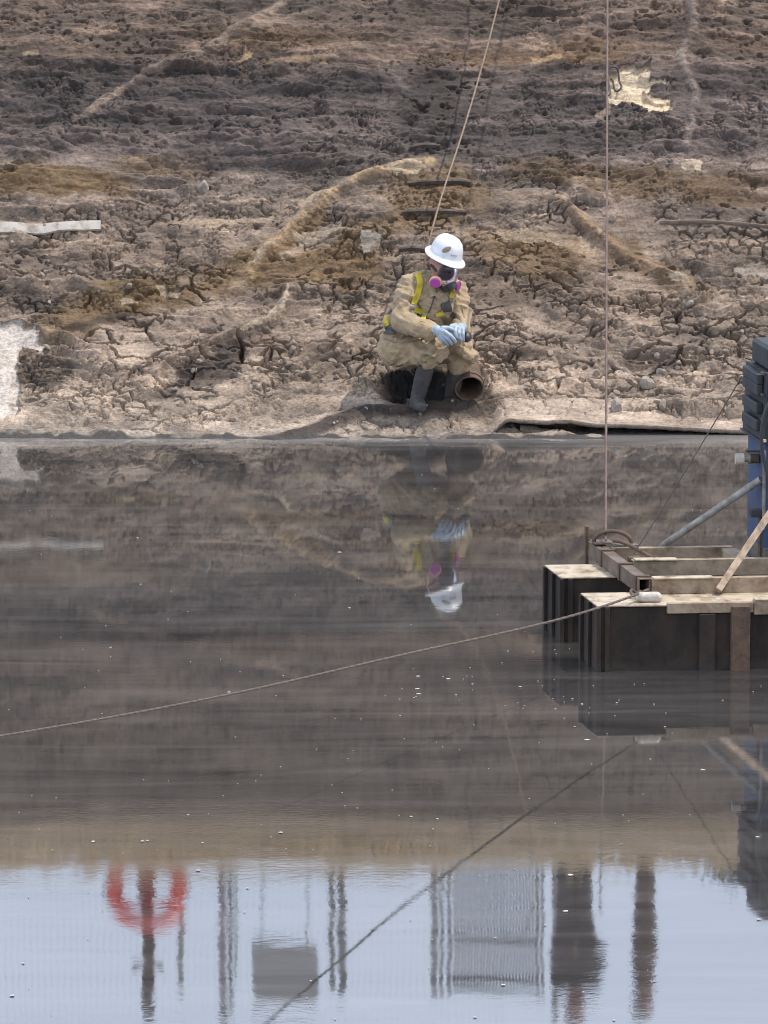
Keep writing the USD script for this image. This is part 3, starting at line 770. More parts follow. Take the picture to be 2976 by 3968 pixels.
def strip(pts_px, width, thick, material, name, label, cat, lift=0.02, n=60, tear=0.012):
    P = []
    us = np.array(pts_px, float)
    L = np.linspace(0, 1, n)
    uu, vv = np.interp(L, np.linspace(0, 1, len(us)), us[:, 0]), np.interp(L, np.linspace(0, 1, len(us)), us[:, 1])
    lo, hi = [], []
    for k in range(n):
        x, s = map(float, on_bank(uu[k], vv[k]))
        q = np.array([surf(x, s + d)[0] for d in np.linspace(-width / 2, width / 2, 5)])
        c = q.mean(0)
        _, nn = surf(x, s)
        _, _, nr, nz = prof(np.array(s))
        tdir = np.array([0, float(nz), -float(nr)])
        j1, j2 = tear * (noise2(np.array(k * 0.23), np.array(0.), 61, 3) - 0.5) * 2, tear * (noise2(np.array(k * 0.2), np.array(5.), 62, 3) - 0.5) * 2
        lo.append(c + nn * lift - tdir * (width / 2 + j1)); hi.append(c + nn * (lift + 0.012) + tdir * (width / 2 + j2))
    lo, hi = np.array(lo), np.array(hi)
    for arr in (lo, hi):
        for c in range(1, 3):
            arr[:, c] = np.convolve(np.pad(arr[:, c], 6, mode='edge'), np.ones(13) / 13, 'valid')
    nn = np.array([0, -0.64, 0.77])
    ring = np.stack([lo, (lo + hi) / 2 + nn * 0.004, hi, hi - nn * thick, lo - nn * thick, lo], axis=1)
    V, F = grid_mesh(ring)
    m = trimesh.Trimesh(V, F, process=True)
    m.fix_normals()
    return obj(name, m, material, smooth=30, label=label, cat=cat)


lp = [surf_px(u, v)[0] + np.array([0, -0.035, 0.03]) for u, v in ((1312, 215), (1311, 185), (1316, 165), (1326, 164), (1338, 184), (1340, 200), (1332, 205), (1324, 192), (1318, 176))]
obj('hose_loop', tube(spline(lp, 50), 0.008, 8), M['rubber'], label='small loop of black hose lying on the pale torn liner patch', cat='hose')
strip([(-40, 504), (30, 500), (90, 504), (150, 497), (217, 492)], 0.080, 0.02, M['liner'], 'liner_strip', 'torn white strip of pond liner lying across the bank at the left edge', 'liner', lift=0.02, tear=0.03)
strip([(1425, 486), (1520, 487), (1600, 489), (1700, 490)], 0.012, 0.03, M['plank'], 'plank', 'thin dark plank half buried in the mud at the right edge', 'plank', lift=0.016, tear=0.006)
lad = thing('ladder', 'ladder sunk in the mud behind the worker, only its rungs showing', 'ladder')
for (u0, v0, u1, v1) in [(878, 403, 1014, 401), (868, 466, 1006, 467), (860, 549, 918, 548), (884, 326, 942, 322)]:
    n = 14
    A, B = surf_px(u0, v0)[0], surf_px(u1, v1)[0]
    lift = max(surf_px(u0 + (u1 - u0) * t, v0)[0][1] * -0.64 + surf_px(u0 + (u1 - u0) * t, v0)[0][2] * 0.77 for t in np.linspace(0, 1, 9))
    nrm = np.array([0, -0.64, 0.77])
    pl = []
    for t in np.linspace(0, 1, n):
        p = A * (1 - t) + B * t
        p = p + nrm * (lift - p @ nrm + 0.032 - 0.018 * (2 * t - 1) ** 2)
        pl.append(p)
    pl = np.array(pl)
    prof_ = [(-0.010, 0.006), (0.003, 0.010), (0.010, 0.005), (0.010, -0.03), (-0.010, -0.03), (-0.010, 0.006)]
    td = np.array([0, 0.77, 0.64])
    ring = np.stack([pl + td * a + nrm * b for a, b in prof_], axis=1)
    V, F = grid_mesh(ring)
    m = trimesh.Trimesh(V, F, process=True); m.fix_normals()
    obj('rung', m, M['rung'], lad, smooth=30)

# ------------------------------------------------------------------ steel pipe mouth beside the worker
pc = on_plane_y((1380 + 1215 / 2.765), (840 + 1845 / 2.765), 0.50)
pd = np.array([0.10, -0.92, -0.34]); pd /= np.linalg.norm(pd)
pipe = thing('steel_pipe', 'short rusty open steel pipe poking out of the mud beside the worker', 'pipe')


def ringtube(c, d, ro, ri, L, n=40):
    a = np.cross(d, (0, 0, 1.0)); a /= np.linalg.norm(a); b = np.cross(a, d)
    th = np.arange(n + 1) * 2 * np.pi / n
    cs = np.cos(th)[:, None] * a + np.sin(th)[:, None] * b
    prof2 = [(ri, L), (ri, 0.003), (ri + 0.003, 0.0), (ro - 0.003, 0.0), (ro, 0.003), (ro, L)]
    ring = np.stack([c + cs * rr - d * ll for rr, ll in prof2], axis=1)
    V, F = grid_mesh(ring)
    m = trimesh.Trimesh(V, F, process=True); m.fix_normals(multibody=False)
    return m


obj('pipe_wall', ringtube(pc, pd, 0.106, 0.095, 0.30), M['rust_steel'], pipe)
obj('collar', ringtube(pc - pd * 0.045, pd, 0.114, 0.1062, 0.03), M['rust_steel'], pipe)
obj('end_plate', cyl(pc - pd * 0.26, pc - pd * 0.28, 0.0945, 30), M['black'], pipe)

# ------------------------------------------------------------------ the worker
PY = 0.52


def Z(zx, zy, dy=0.0):
    """pixel of the enlarged worker view -> point in the plane PY + dy"""
    return on_plane_y(1380 + zx / 2.765, 840 + zy / 2.765, PY + dy)


def B(a, ra, b, rb):
    return bone(Z(*a), ra, Z(*b), rb)


worker = thing('person', 'person in tan coveralls, white hard hat, respirator and yellow harness squatting on the bank', 'person')
shR, shL = (575, 760, 0.02), (1075, 800, 0.14)
elR, elL = (500, 1120, -0.13), (1150, 1075, 0.0)
wrR, wrL = (800, 1215, -0.27), (1140, 1215, -0.15)
pelR, pelL = (415, 1415, 0.06), (640, 1420, 0.24)
knR, knL = (850, 1440, -0.18), (1170, 1465, -0.04)
chest, belly, neck = (820, 930, 0.03), (690, 1170, 0.07), (880, 690, 0.05)
head = (925, 545, -0.03)
ankR, ankL = (650, 1960, -0.03), (1020, 1940, 0.12)
body_bones = [B(neck, 0.058, (905, 610, 0.0), 0.06), hull(ball(Z(*head), 0.082), ball(Z(915, 480, 0.01), 0.09), ball(Z(965, 630, -0.07), 0.05)),
              bone(Z(1000, 560, -0.095), 0.016, Z(1010, 590, -0.115), 0.014), B(neck, 0.06, chest, 0.10), B(chest, 0.11, belly, 0.11), B(belly, 0.11, pelR, 0.09), B(belly, 0.11, pelL, 0.09),
              B(shR, 0.05, chest, 0.09), B(shL, 0.05, chest, 0.09), B(shR, 0.045, elR, 0.036), B(elR, 0.036, wrR, 0.026), B(shL, 0.045, elL, 0.036), B(elL, 0.036, wrL, 0.026),
              B(pelR, 0.08, knR, 0.05), B(knR, 0.05, (770, 1530, -0.13), 0.045), B((770, 1530, -0.13), 0.045, ankR, 0.032), B(pelL, 0.08, knL, 0.05), B(knL, 0.05, (1080, 1600, 0.01), 0.045), B((1080, 1600, 0.01), 0.045, ankL, 0.032)]
obj('body', skin(body_bones, 0.014, 8), M['skin'], worker, smooth=True)
cover_bones = [
    hull(ball(Z(*shR), 0.088), ball(Z(690, 690, 0.06), 0.075), ball(Z(*chest), 0.125)), hull(ball(Z(*shL), 0.078), ball(Z(980, 720, 0.12), 0.07), ball(Z(*chest), 0.125)),
    hull(ball(Z(690, 690, 0.06), 0.07), ball(Z(960, 710, 0.12), 0.07), ball(Z(*chest), 0.12), ball(Z(800, 760, 0.16), 0.10)),
    hull(ball(Z(*chest), 0.135), ball(Z(*belly), 0.145), ball(Z(620, 900, 0.14), 0.11), ball(Z(980, 980, 0.12), 0.10)),
    hull(ball(Z(*belly), 0.15), ball(Z(420, 1330, 0.08), 0.11), ball(Z(600, 1330, 0.22), 0.11)),
    hull(ball(Z(620, 900, 0.14), 0.11), ball(Z(420, 1130, 0.16), 0.10), ball(Z(*belly), 0.14)),
    hull(ball(Z(*pelR), 0.130), ball(Z(*pelL), 0.125)),
    B(shR, 0.092, (535, 950, -0.04), 0.090), B((535, 950, -0.04), 0.090, elR, 0.084), B(elR, 0.084, (650, 1180, -0.21), 0.072), B((650, 1180, -0.21), 0.072, (800, 1228, -0.27), 0.060),
    B(shL, 0.080, (1120, 940, 0.06), 0.066), B((1120, 940, 0.06), 0.068, elL, 0.064), B(elL, 0.062, (1150, 1190, -0.13), 0.052),
    B(pelR, 0.128, (640, 1420, -0.05), 0.105), B((640, 1420, -0.05), 0.105, knR, 0.082), B(knR, 0.080, (800, 1520, -0.14), 0.078),
    B(pelL, 0.12, (900, 1440, 0.10), 0.10), B((900, 1440, 0.10), 0.10, knL, 0.085), B(knL, 0.082, (1090, 1580, 0.0), 0.080),
]
cov = skin(cover_bones, 0.010, 14)
cv = np.array(cov.vertices)
# folds: ridged wrinkles running round the limbs and pulling from the armpit, elbow and knee
wp = cv + 0.05 * (np.stack([meshkit.fbm(cv * 7, 3, s) for s in (1, 2, 3)], -1) - 0.5)
f1 = 1 - np.abs(2 * meshkit.fbm(wp * np.array([9, 9, 17]), 3, 71) - 1)
f2 = 1 - np.abs(2 * meshkit.fbm(wp * np.array([22, 22, 9]), 2, 72) - 1)
near = np.zeros(len(cv))
for j, rad in ((elR, 0.13), (elL, 0.12), (knR, 0.14), (knL, 0.14), ((600, 1250, 0.0), 0.16), ((640, 1000, 0.0), 0.10)):
    near = np.maximum(near, np.exp(-(np.linalg.norm(cv - Z(*j), axis=1) / rad) ** 2))
def folds(n_, freq, seed):
    n_ = np.array(n_, float); n_ /= np.linalg.norm(n_)
    along = (wp @ n_)[:, None] * n_
    q_ = (wp - along) * freq * 0.22 + along * freq
    return (1 - np.abs(2 * meshkit.fbm(q_, 2, seed) - 1)) - 0.72


mA, mB = sstep(0.42, 0.58, meshkit.fbm(cv * 5, 2, 76)), sstep(0.42, 0.58, meshkit.fbm(cv * 5, 2, 77))
amt = mA * folds((0.45, 0.1, 0.88), 21, 73) * 0.060 + mB * folds((-0.65, 0.1, 0.75), 19, 74) * 0.055 + folds((0.9, 0.2, 0.35), 14, 75) * 0.026
cov = displace(cov, amt * (0.75 + 0.7 * near) + (f1 - 0.75) * 0.008)
obj('coveralls', cov, M['cloth'], worker, smooth=True)


def cast(mesh, pts_src):
    """first hit of the view rays with a mesh, else None"""
    T = np.array(mesh.vertices)[mesh.faces]
    out = []
    for sx, sy in pts_src:
        d = ray_src(sx, sy); d = d / np.linalg.norm(d)
        e1, e2 = T[:, 1] - T[:, 0], T[:, 2] - T[:, 0]
        h = np.cross(d, e2); a = (e1 * h).sum(1)
        a = np.where(np.abs(a) < 1e-12, 1e-12, a)
        s = EYE - T[:, 0]; uu = (s * h).sum(1) / a
        q = np.cross(s, e1); vv = (q @ d) / a; t = (e2 * q).sum(1) / a
        ok = (uu >= 0) & (vv >= 0) & (uu + vv <= 1) & (t > 1)
        out.append(EYE + d * t[ok].min() if ok.any() else None)
    return out


def drape(poly, width, mesh, thick=0.006, lift=0.004, n=None):
    """a flat webbing laid on a surface along a polyline of enlarged-view pixels"""
    p = np.array(poly, float)
    L = np.concatenate([[0], np.cumsum(np.linalg.norm(np.diff(p, axis=0), axis=1))])
    n = n or max(6, int(L[-1] / 14))
    q = np.stack([np.interp(np.linspace(0, L[-1], n), L, p[:, k]) for k in (0, 1)], -1)
    t = np.gradient(q, axis=0); t /= np.linalg.norm(t, axis=1, keepdims=True)
    side = np.stack([-t[:, 1], t[:, 0]], -1)
    rows = []
    for k in (-0.5, -0.25, 0, 0.25, 0.5):
        w = q + side * width * k
        hits = cast(mesh, [(1380 + a / 2.765, 840 + b / 2.765) for a, b in w])
        good = [i for i, h in enumerate(hits) if h is not None]
        if not good:
            return None
        arr = np.array([hits[min(good, key=lambda g: abs(g - i))] if h is None else h for i, h in enumerate(hits)])
        arr = np.stack([np.convolve(np.pad(arr[:, c], 2, mode='edge'), np.ones(5) / 5, 'valid') for c in range(3)], -1)
        rows.append(arr)
    toward = -FWD
    topr = [r + toward * (lift + thick) for r in rows]
    botr = [r - toward * 0.004 for r in rows[::-1]]
    ring = np.stack(topr + botr + [topr[0]], axis=1)
    V, F = grid_mesh(ring)
    m = trimesh.Trimesh(V, F, process=True); m.fix_normals()
    return m


for poly, w in (([(655, 590), (690, 700), (660, 830), (612, 945)], 62), ([(618, 985), (735, 1040), (708, 1130)], 52), ([(1070, 690), (1040, 780), (1018, 880)], 48),
                ([(965, 955), (930, 1035), (845, 1062)], 40), ([(300, 1050), (318, 1110), (335, 1180)], 46)):
    m = drape(poly, w, cov)
    if m is not None:
        obj('harness_strap', m, M['yellow'], worker, smooth=40)
for poly, w, nm, mt in (([(790, 630), (800, 760), (835, 860)], 70, 'collar', 'cloth'), ([(1010, 760), (930, 800), (850, 870)], 60, 'collar', 'cloth'), ([(838, 850), (810, 950), (770, 1040)], 14, 'zip', 'rubber'),
                        ([(285, 1212), (345, 1222), (420, 1210)], 70, 'belt_pouch', 'black'), ([(950, 905), (975, 965), (985, 1030)], 100, 'radio_pouch', 'rubber'), ([(330, 930), (345, 980), (345, 1050)], 60, 'harness_pad', 'rust_steel')):
    m = drape(poly, w, cov, thick=0.018 if nm in ('collar', 'radio_pouch', 'belt_pouch') else 0.004)
    if m is not None:
        obj(nm, m, M[mt], worker, smooth=40)
for poly, w_ in (([(290, 1300), (420, 1345), (560, 1345), (690, 1315), (790, 1300)], 16), ([(690, 1480), (760, 1545), (850, 1580), (940, 1560)], 18), ([(800, 1175), (812, 1235), (790, 1300)], 46), ([(1120, 930), (1150, 1010), (1165, 1090)], 12), ([(590, 800), (600, 900), (590, 1000)], 12)):
    m = drape(poly, w_, cov, thick=0.003, lift=0.002)
    if m is not None:
        obj('seam', m, M['cloth_dark'], worker, smooth=40)
for zx, zy in ((612, 965), (730, 1045), (1018, 885)):
    h = cast(cov, [(1380 + zx / 2.765, 840 + zy / 2.765)])[0]
    if h is not None:
        obj('buckle', box(h[0] - 0.02, h[0] + 0.02, h[1] - 0.022, h[1] - 0.004, h[2] - 0.012, h[2] + 0.012, 0.004), M['galv'], worker, smooth=30)

nk, nax = Z(885, 690, 0.045), np.array([0.25, -0.35, 0.9]); nax /= np.linalg.norm(nax)
na = np.cross(nax, (0, 1.0, 0)); na /= np.linalg.norm(na); nb_ = np.cross(nax, na)
cpts = []
for t in np.linspace(math.radians(-55), math.radians(235), 30):
    cpts.append(nk + 0.082 * math.cos(t) * na + 0.082 * math.sin(t) * nb_ * -1.0 + nax * (0.0 + 0.02 * math.sin(t)))
obj('collar', tube(np.array(cpts), 0.024, 10), M['cloth'], worker, smooth=True)
# helmet: full-brim shell built round its own axis
ax = np.array([0.27, -0.14, 0.95]); ax /= np.linalg.norm(ax)
fr = np.array([0.72, -0.69, 0]); fr = fr - ax * (fr @ ax); fr /= np.linalg.norm(fr)
sd = np.cross(ax, fr)
hc = Z(955, 425, -0.01)
pr = [(0.001, 0.163), (0.035, 0.160), (0.068, 0.147), (0.092, 0.124), (0.107, 0.092), (0.114, 0.055), (0.118, 0.026), (0.124, 0.014), (0.138, 0.006), (0.150, -0.002), (0.152, -0.006), (0.150, -0.010), (0.136, -0.004), (0.116, 0.004), (0.108, 0.04), (0.09, 0.11), (0.05, 0.145), (0.001, 0.152)]
nth = 64
th = np.arange(nth + 1) * 2 * np.pi / nth
ring = []
for rr, zz in pr:
    k = 1.10
    e = rr * np.cos(th) * k
    o = rr * np.sin(th) * 0.93
    up = zz + 0.012 * np.clip(np.abs(rr) / 0.11 - 0.2, 0, 1) * 0 + 0.006 * np.exp(-(np.sin(th) * 0.11 / 0.018) ** 2) * (zz > 0.05)
    if rr > 0.13:
        up = up - 0.014 * np.cos(th) ** 2 * np.sign(np.cos(th))
    ring.append(hc + e[:, None] * fr + o[:, None] * sd + up[:, None] * ax)
V, F = grid_mesh(np.stack(ring, 1))
hm = trimesh.Trimesh(V, F, process=True); hm.fix_normals()
helm = obj('hard_hat', hm, M['helmet'], worker, smooth=50)


def patch(poly, mesh, off=0.0025):
    """thin print laid on a mesh: polygon in enlarged-view pixels"""
    from shapely.geometry import Polygon
    P = Polygon(poly)
    tri = trimesh.creation.triangulate_polygon(P, engine='earcut') if False else None
    c = np.array(poly).mean(0)
    rings = [np.array(poly) * f + c * (1 - f) for f in (1.0, 0.66, 0.33)]
    pts = np.vstack(rings + [c[None]])
    hits = cast(mesh, [(1380 + a / 2.765, 840 + b / 2.765) for a, b in pts])
    if any(h is None for h in hits):
        return None
    V = np.array(hits) - FWD * off
    n = len(poly); F = []
    for k in range(2):
        for i in range(n):
            j = (i + 1) % n
            a, b, c2, d = k * n + i, k * n + j, (k + 1) * n + j, (k + 1) * n + i
            F += [(a, b, c2), (a, c2, d)]
    for i in range(n):
        F.append((2 * n + i, 2 * n + (i + 1) % n, 3 * n))
    return trimesh.Trimesh(V, F, process=False)


ov = [(968 + 55 * math.cos(a) * math.cos(-0.45) - 27 * math.sin(a) * math.sin(-0.45), 352 + 55 * math.cos(a) * math.sin(-0.45) + 27 * math.sin(a) * math.cos(-0.45)) for a in np.linspace(0, 2 * math.pi, 20, endpoint=False)]
m = patch(ov, hm)
if m is not None:
    obj('sticker', m, M['sticker'], helm, smooth=False)
for x0, x1 in ((1012, 1026), (1031, 1045), (1050, 1064), (1069, 1080)):
    m = patch([(x0, 402 + (x0 - 1012) * 0.12), (x1, 404 + (x1 - 1012) * 0.12), (x1, 422 + (x1 - 1012) * 0.12), (x0, 420 + (x0 - 1012) * 0.12)], hm)
    if m is not None:
        obj('printed_mark', m, M['print_grey'], helm, smooth=False)

# respirator: rubber face seal, visor, nose cup, two cartridges, head strap
ff = np.array([0.74, -0.60, -0.42]); ff /= np.linalg.norm(ff)
fs_ = np.cross(ff, (0, 0, 1.0)); fs_ /= np.linalg.norm(fs_)
fu = np.cross(fs_, ff)
fc = Z(935, 575, -0.03)


def face_shell(w, h, d, a0, a1, b0, b1, n=22, cexp=2.0):
    A, Bv = np.meshgrid(np.radians(np.linspace(a0, a1, n)), np.radians(np.linspace(b0, b1, n)))
    return fc + (w * np.sin(A) * np.cos(Bv))[..., None] * fs_ + (h * np.sin(Bv))[..., None] * fu + (d * np.cos(A) * np.cos(Bv))[..., None] * ff


resp = obj('respirator', trimesh.util.concatenate([tube(spline([face_shell(0.094, 0.125, 0.112, a, a, b, b, 1)[0, 0] for a, b in ((-72, 0), (-66, 30), (-40, 42), (0, 45), (40, 42), (66, 30), (72, 0), (64, -28), (40, -44), (0, -50), (-40, -44), (-64, -28), (-72, 0))], 60), 0.013, 8),
                                                  tube([fc + ff * 0.085 - fu * 0.055, fc + ff * 0.115 - fu * 0.066, fc + ff * 0.135 - fu * 0.078], [0.046, 0.040, 0.028], 18),
                                                  tube([fc + ff * 0.06 - fu * 0.085, fc + ff * 0.10 - fu * 0.115], [0.05, 0.03], 16),
                                                  tube([fc + fs_ * 0.088 + fu * 0.01, fc + fs_ * 0.095 - ff * 0.06 + fu * 0.03], 0.010, 8), tube([fc - fs_ * 0.088 + fu * 0.01, fc - fs_ * 0.095 - ff * 0.06 + fu * 0.03], 0.012, 8),
                                                  tube([fc - fs_ * 0.085 - fu * 0.04, fc - fs_ * 0.09 - ff * 0.06 - fu * 0.02], 0.012, 8)]), M['rubber'], worker, smooth=40)
V, F = grid_mesh(face_shell(0.097, 0.130, 0.124, -74, 74, -46, 46))
obj('visor', (V, F), M['visor'], resp, smooth=True)
for zx, zy, dy, tilt in ((850, 700, -0.13, -1), (1070, 735, 0.0, 1)):
    c = Z(zx, zy, dy)
    d = np.array([-0.12 if tilt < 0 else 0.86, -0.97 if tilt < 0 else -0.36, -0.20]); d /= np.linalg.norm(d)
    cb = obj('cartridge', tube([c - d * 0.022, c - d * 0.016, c + d * 0.006, c + d * 0.010], [0.034, 0.043, 0.043, 0.040], 28), M['peach'], resp, smooth=35)
    obj('filter_disc', tube([c + d * 0.0105, c + d * 0.022, c + d * 0.026], [0.0385, 0.0385, 0.034], 28), M['magenta'], cb, smooth=35)

# gloves: palm, four fingers, thumb


def hand(wrist, ends, palm_r, fingers, thumb, cuff):
    bs = [hull(ball(wrist, 0.034), *[ball(f[0], 0.0145) for f in fingers]), hull(ball(cuff, 0.043), ball(wrist, 0.036))]
    for f in fingers:
        rr = [0.0170, 0.0158, 0.0145, 0.0125][:len(f)]
        for a, b, ra, rb in zip(f[:-1], f[1:], rr[:-1], rr[1:]):
            bs.append(bone(a, ra, b, rb, 12))
    for a, b, ra, rb in zip(thumb[:-1], thumb[1:], (0.020, 0.0155, 0.013), (0.0155, 0.013, 0.0115)):
        bs.append(bone(a, ra, b, rb, 12))
    return skin(bs, 0.0045, 6)


def zz(*l):
    return [Z(*a) for a in l]


hr = hand(Z(870, 1215, -0.32), None, None,
          [zz((955, 1235, -0.375), (1010, 1275, -0.385), (1045, 1310, -0.375), (1060, 1340, -0.355)), zz((940, 1262, -0.37), (985, 1305, -0.385), (1012, 1338, -0.375), (1020, 1362, -0.35)),
           zz((918, 1280, -0.36), (955, 1325, -0.37), (978, 1352, -0.355), (982, 1372, -0.335)), zz((895, 1288, -0.345), (922, 1330, -0.35), (938, 1352, -0.335), (940, 1368, -0.32))],
          zz((925, 1195, -0.34), (985, 1190, -0.335), (1030, 1205, -0.335), (1060, 1225, -0.33)), Z(835, 1220, -0.285))
obj('glove', hr, M['glove'], worker, smooth=True)
hl = hand(Z(1124, 1188, -0.21), None, None,
          [zz((1036, 1188, -0.29), (1014, 1223, -0.315), (1026, 1258, -0.325), (1054, 1270, -0.315)), zz((1072, 1188, -0.30), (1059, 1233, -0.33), (1072, 1280, -0.335), (1094, 1298, -0.32)),
           zz((1109, 1198, -0.295), (1102, 1248, -0.325), (1109, 1300, -0.325), (1124, 1320, -0.31)), zz((1142, 1213, -0.28), (1142, 1258, -0.30), (1142, 1303, -0.30), (1149, 1323, -0.285))],
          zz((1064, 1168, -0.25), (1024, 1168, -0.275), (999, 1198, -0.295), (989, 1228, -0.30)), Z(1139, 1198, -0.15))
obj('glove', hl, M['glove'], worker, smooth=True)
m = skin([bone(Z(1160, 1225, -0.12), 0.044, Z(1182, 1295, -0.17), 0.036)], 0.01, 4)
obj('dark_cuff', m, M['rubber'], worker, smooth=True)

# boots
for kn, hem, an, toe in ((knR, (770, 1530, -0.13), ankR, (700, 2035, -0.20)), (knL, (1080, 1600, 0.01), ankL, (1085, 1985, 0.04))):
    bs = [bone(Z(*hem), 0.066, Z((hem[0] + an[0]) / 2, (hem[1] + an[1]) / 2, (hem[2] + an[2]) / 2), 0.062), bone(Z((hem[0] + an[0]) / 2, (hem[1] + an[1]) / 2, (hem[2] + an[2]) / 2), 0.062, Z(*an), 0.052),
          hull(ball(Z(*an), 0.052), ball(Z(an[0] - 20, an[1] + 60, an[2] + 0.02), 0.042), ball(Z(toe[0], toe[1], toe[2]), 0.040))]
    bt = skin(bs, 0.010, 8)
    bv = np.array(bt.vertices)
    bt = displace(bt, 0.010 * (meshkit.fbm(bv * np.array([10, 10, 24]), 3, 81) - 0.5))
    obj('boot', bt, M['boot'], worker, smooth=True)

# safety line from the top of the bank to the harness
top_anchor = np.array([0.98, 6.55, 5.55])
a = Z(715, 560, 0.16)
mid_u = on_plane_y(1078 * K, 0, 3.1)
line_pts = spline([a, Z(735, 470, 0.17), on_plane_y(985 * K, 330 * K, 1.75), mid_u + np.array([0, 0, 0.0]), top_anchor], 220)
obj('safety_rope', tube(line_pts, 0.0068, 9, twist=14, amp=0.14), M['rope_tan'], label='taut tan safety rope running from the worker up the bank', cat='rope')
obj('lanyard', tube(spline([a, Z(690, 640, 0.14), Z(660, 700, 0.13)], 20), 0.006, 8), M['rope_tan'], worker)

# ------------------------------------------------------------------ floating platform
O3 = np.array([1.335, -7.05, 0.0])
UU = np.array([math.cos(math.radians(4)), math.sin(math.radians(4)), 0])
VV = np.array([math.sin(math.radians(15)), -math.cos(math.radians(15)), 0])


def pf(m):
    """platform coordinates (a along, b towards the viewer, z) to the place"""
    t = m.copy() if isinstance(m, trimesh.Trimesh) else to_tm(m)
    v = np.array(t.vertices)
    t.vertices = O3 + v[:, :1] * UU + v[:, 1:2] * VV + v[:, 2:3] * np.array([0, 0, 1.0])
    t.faces = t.faces[:, ::-1]
    return t


def pp(a, b, z):
    return O3 + a * UU + b * VV + np.array([0, 0, z])


raft = thing('floating_platform', 'rusty steel pontoon platform with a blue winch column floating at the right edge', 'platform')
PT = 0.425
for k, (b0, b1) in enumerate(((-0.37, 0.0), (-1.185, -0.815))):
    pon = obj('pontoon', pf(box(0.012, 3.2, b0 + 0.012, b1 - 0.012, -0.35, PT - 0.012, 0.004)), M['tar_shade_steel'], raft, smooth=30)
    obj('deck_plate', pf(box(0.0, 3.2, b0, b1, PT - 0.010, PT, 0.002)), M['lit_deck_steel'], pon, smooth=30)
    for a in (0.0, 0.055):
        obj('corner_flange', pf(box(a - 0.006, a + 0.022, b1 - 0.010, b1 + 0.008, -0.3, PT - 0.012, 0.002)), M['tar_shade_steel'], pon, smooth=30)
    obj('corner_flange', pf(box(-0.010, 0.010, b0 - 0.006, b0 + 0.03, -0.3, PT - 0.012, 0.002)), M['tar_shade_steel'], pon, smooth=30)
    obj('corner_flange', pf(box(-0.010, 0.010, (b0 + b1) / 2 - 0.02, (b0 + b1) / 2 + 0.02, -0.3, PT - 0.012, 0.002)), M['tar_shade_steel'], pon, smooth=30)
    for a0, a1, pr_ in ((0.64, 0.74, 0.016), (0.84, 0.955, 0.030), (1.32, 1.46, 0.016), (2.1, 2.24, 0.016)):
        obj('rib', pf(box(a0, a1, b1 - 0.01, b1 + pr_, -0.3, PT - 0.06 if pr_ < 0.02 else PT - 0.012, 0.003)), M['rust_steel'] if pr_ > 0.02 else M['tar_shade_steel'], pon, smooth=30)


def channel(a0, a1, b, z0, z1, w=0.05, t=0.007):
    """steel channel lying along the platform, web towards the viewer"""
    return cat_([box(a0, a1, b - t, b, z0, z1), box(a0, a1, b - w, b - t - 0.0005, z1 - t, z1), box(a0, a1, b - w, b - t - 0.0005, z0, z0 + t)])


for a0, a1, b, z0, z1 in ((0.43, 3.2, -0.30, PT + 0.002, PT + 0.098), (0.46, 3.2, -0.80, PT + 0.002, PT + 0.105), (0.44, 1.22, -1.20, PT + 0.002, PT + 0.095)):
    obj('frame_channel', pf(channel(a0, a1, b, z0, z1)), M['frame_steel'], raft, smooth=False)
for a0, a1, b, z in ((0.44, 0.82, -0.285, PT + 0.104), (0.47, 0.74, -0.785, PT + 0.111)):
    obj('flange_plate', pf(box(a0, a1, b - 0.06, b + 0.004, z - 0.006, z + 0.004, 0.002)), M['lit_deck_steel'], raft, smooth=30)
obj('frame_end', pf(box(1.14, 1.24, -1.19, -0.86, PT + 0.003, PT + 0.09, 0.004)), M['frame_steel'], raft, smooth=30)
obj('front_rail', pf(cat_([box(0.44, 0.98, -0.02, 0.012, PT - 0.055, PT + 0.012, 0.003), box(0.985, 3.2, -0.03, 0.014, PT - 0.07, PT + 0.02, 0.003)])), M['frame_steel'], raft, smooth=30)
obj('rail_lip', pf(box(0.99, 3.2, -0.04, 0.02, PT + 0.021, PT + 0.030, 0.002)), M['lit_deck_steel'], raft, smooth=30)
# crossbeam: open square tube with clamps
hs = cat_([box(0.345, 0.351, -1.40, -0.29, PT + 0.003, PT + 0.103), box(0.413, 0.419, -1.40, -0.29, PT + 0.003, PT + 0.103), box(0.3515, 0.4125, -1.40, -0.29, PT + 0.096, PT + 0.1025), box(0.3515, 0.4125, -1.40, -0.29, PT + 0.0035, PT + 0.010)])
obj('crossbeam', pf(hs), M['beam_steel'], raft, smooth=False)
for b in (-1.12, -0.72, -0.36):
    obj('beam_clamp', pf(cat_([box(0.335, 0.344, b, b + 0.028, PT + 0.0, PT + 0.113), box(0.420, 0.429, b, b + 0.028, PT + 0.0, PT + 0.113), box(0.3445, 0.4195, b, b + 0.028, PT + 0.104, PT + 0.113)])), M['rust_steel'], raft, smooth=False)
obj('mooring_bar', pf(box(0.325, 0.348, -1.43, -1.405, PT - 0.10, PT + 0.20, 0.004)), M['rust_steel'], raft, smooth=30)
obj('bracket', pf(cat_([box(0.34, 0.46, -1.35, -1.24, PT + 0.1145, PT + 0.124), box(0.44, 0.60, -1.22, -1.16, PT + 0.116, PT + 0.126)])), M['beam_steel'], raft, smooth=False)
obj('bracket', pf(box(0.36, 0.40, -1.15, -1.10, PT - 0.09, PT - 0.002, 0.004)), M['rust_steel'], raft, smooth=30)
obj('hose', tube([pp(0.40 + 0.11 * math.cos(t) + 0.06, -1.27 + 0.05 * math.cos(t * 0.7), PT + 0.125 + 0.075 * math.sin(t)) for t in np.linspace(math.pi * 1.02, -0.25, 26)], 0.013, 10), M['rust_steel'], raft)
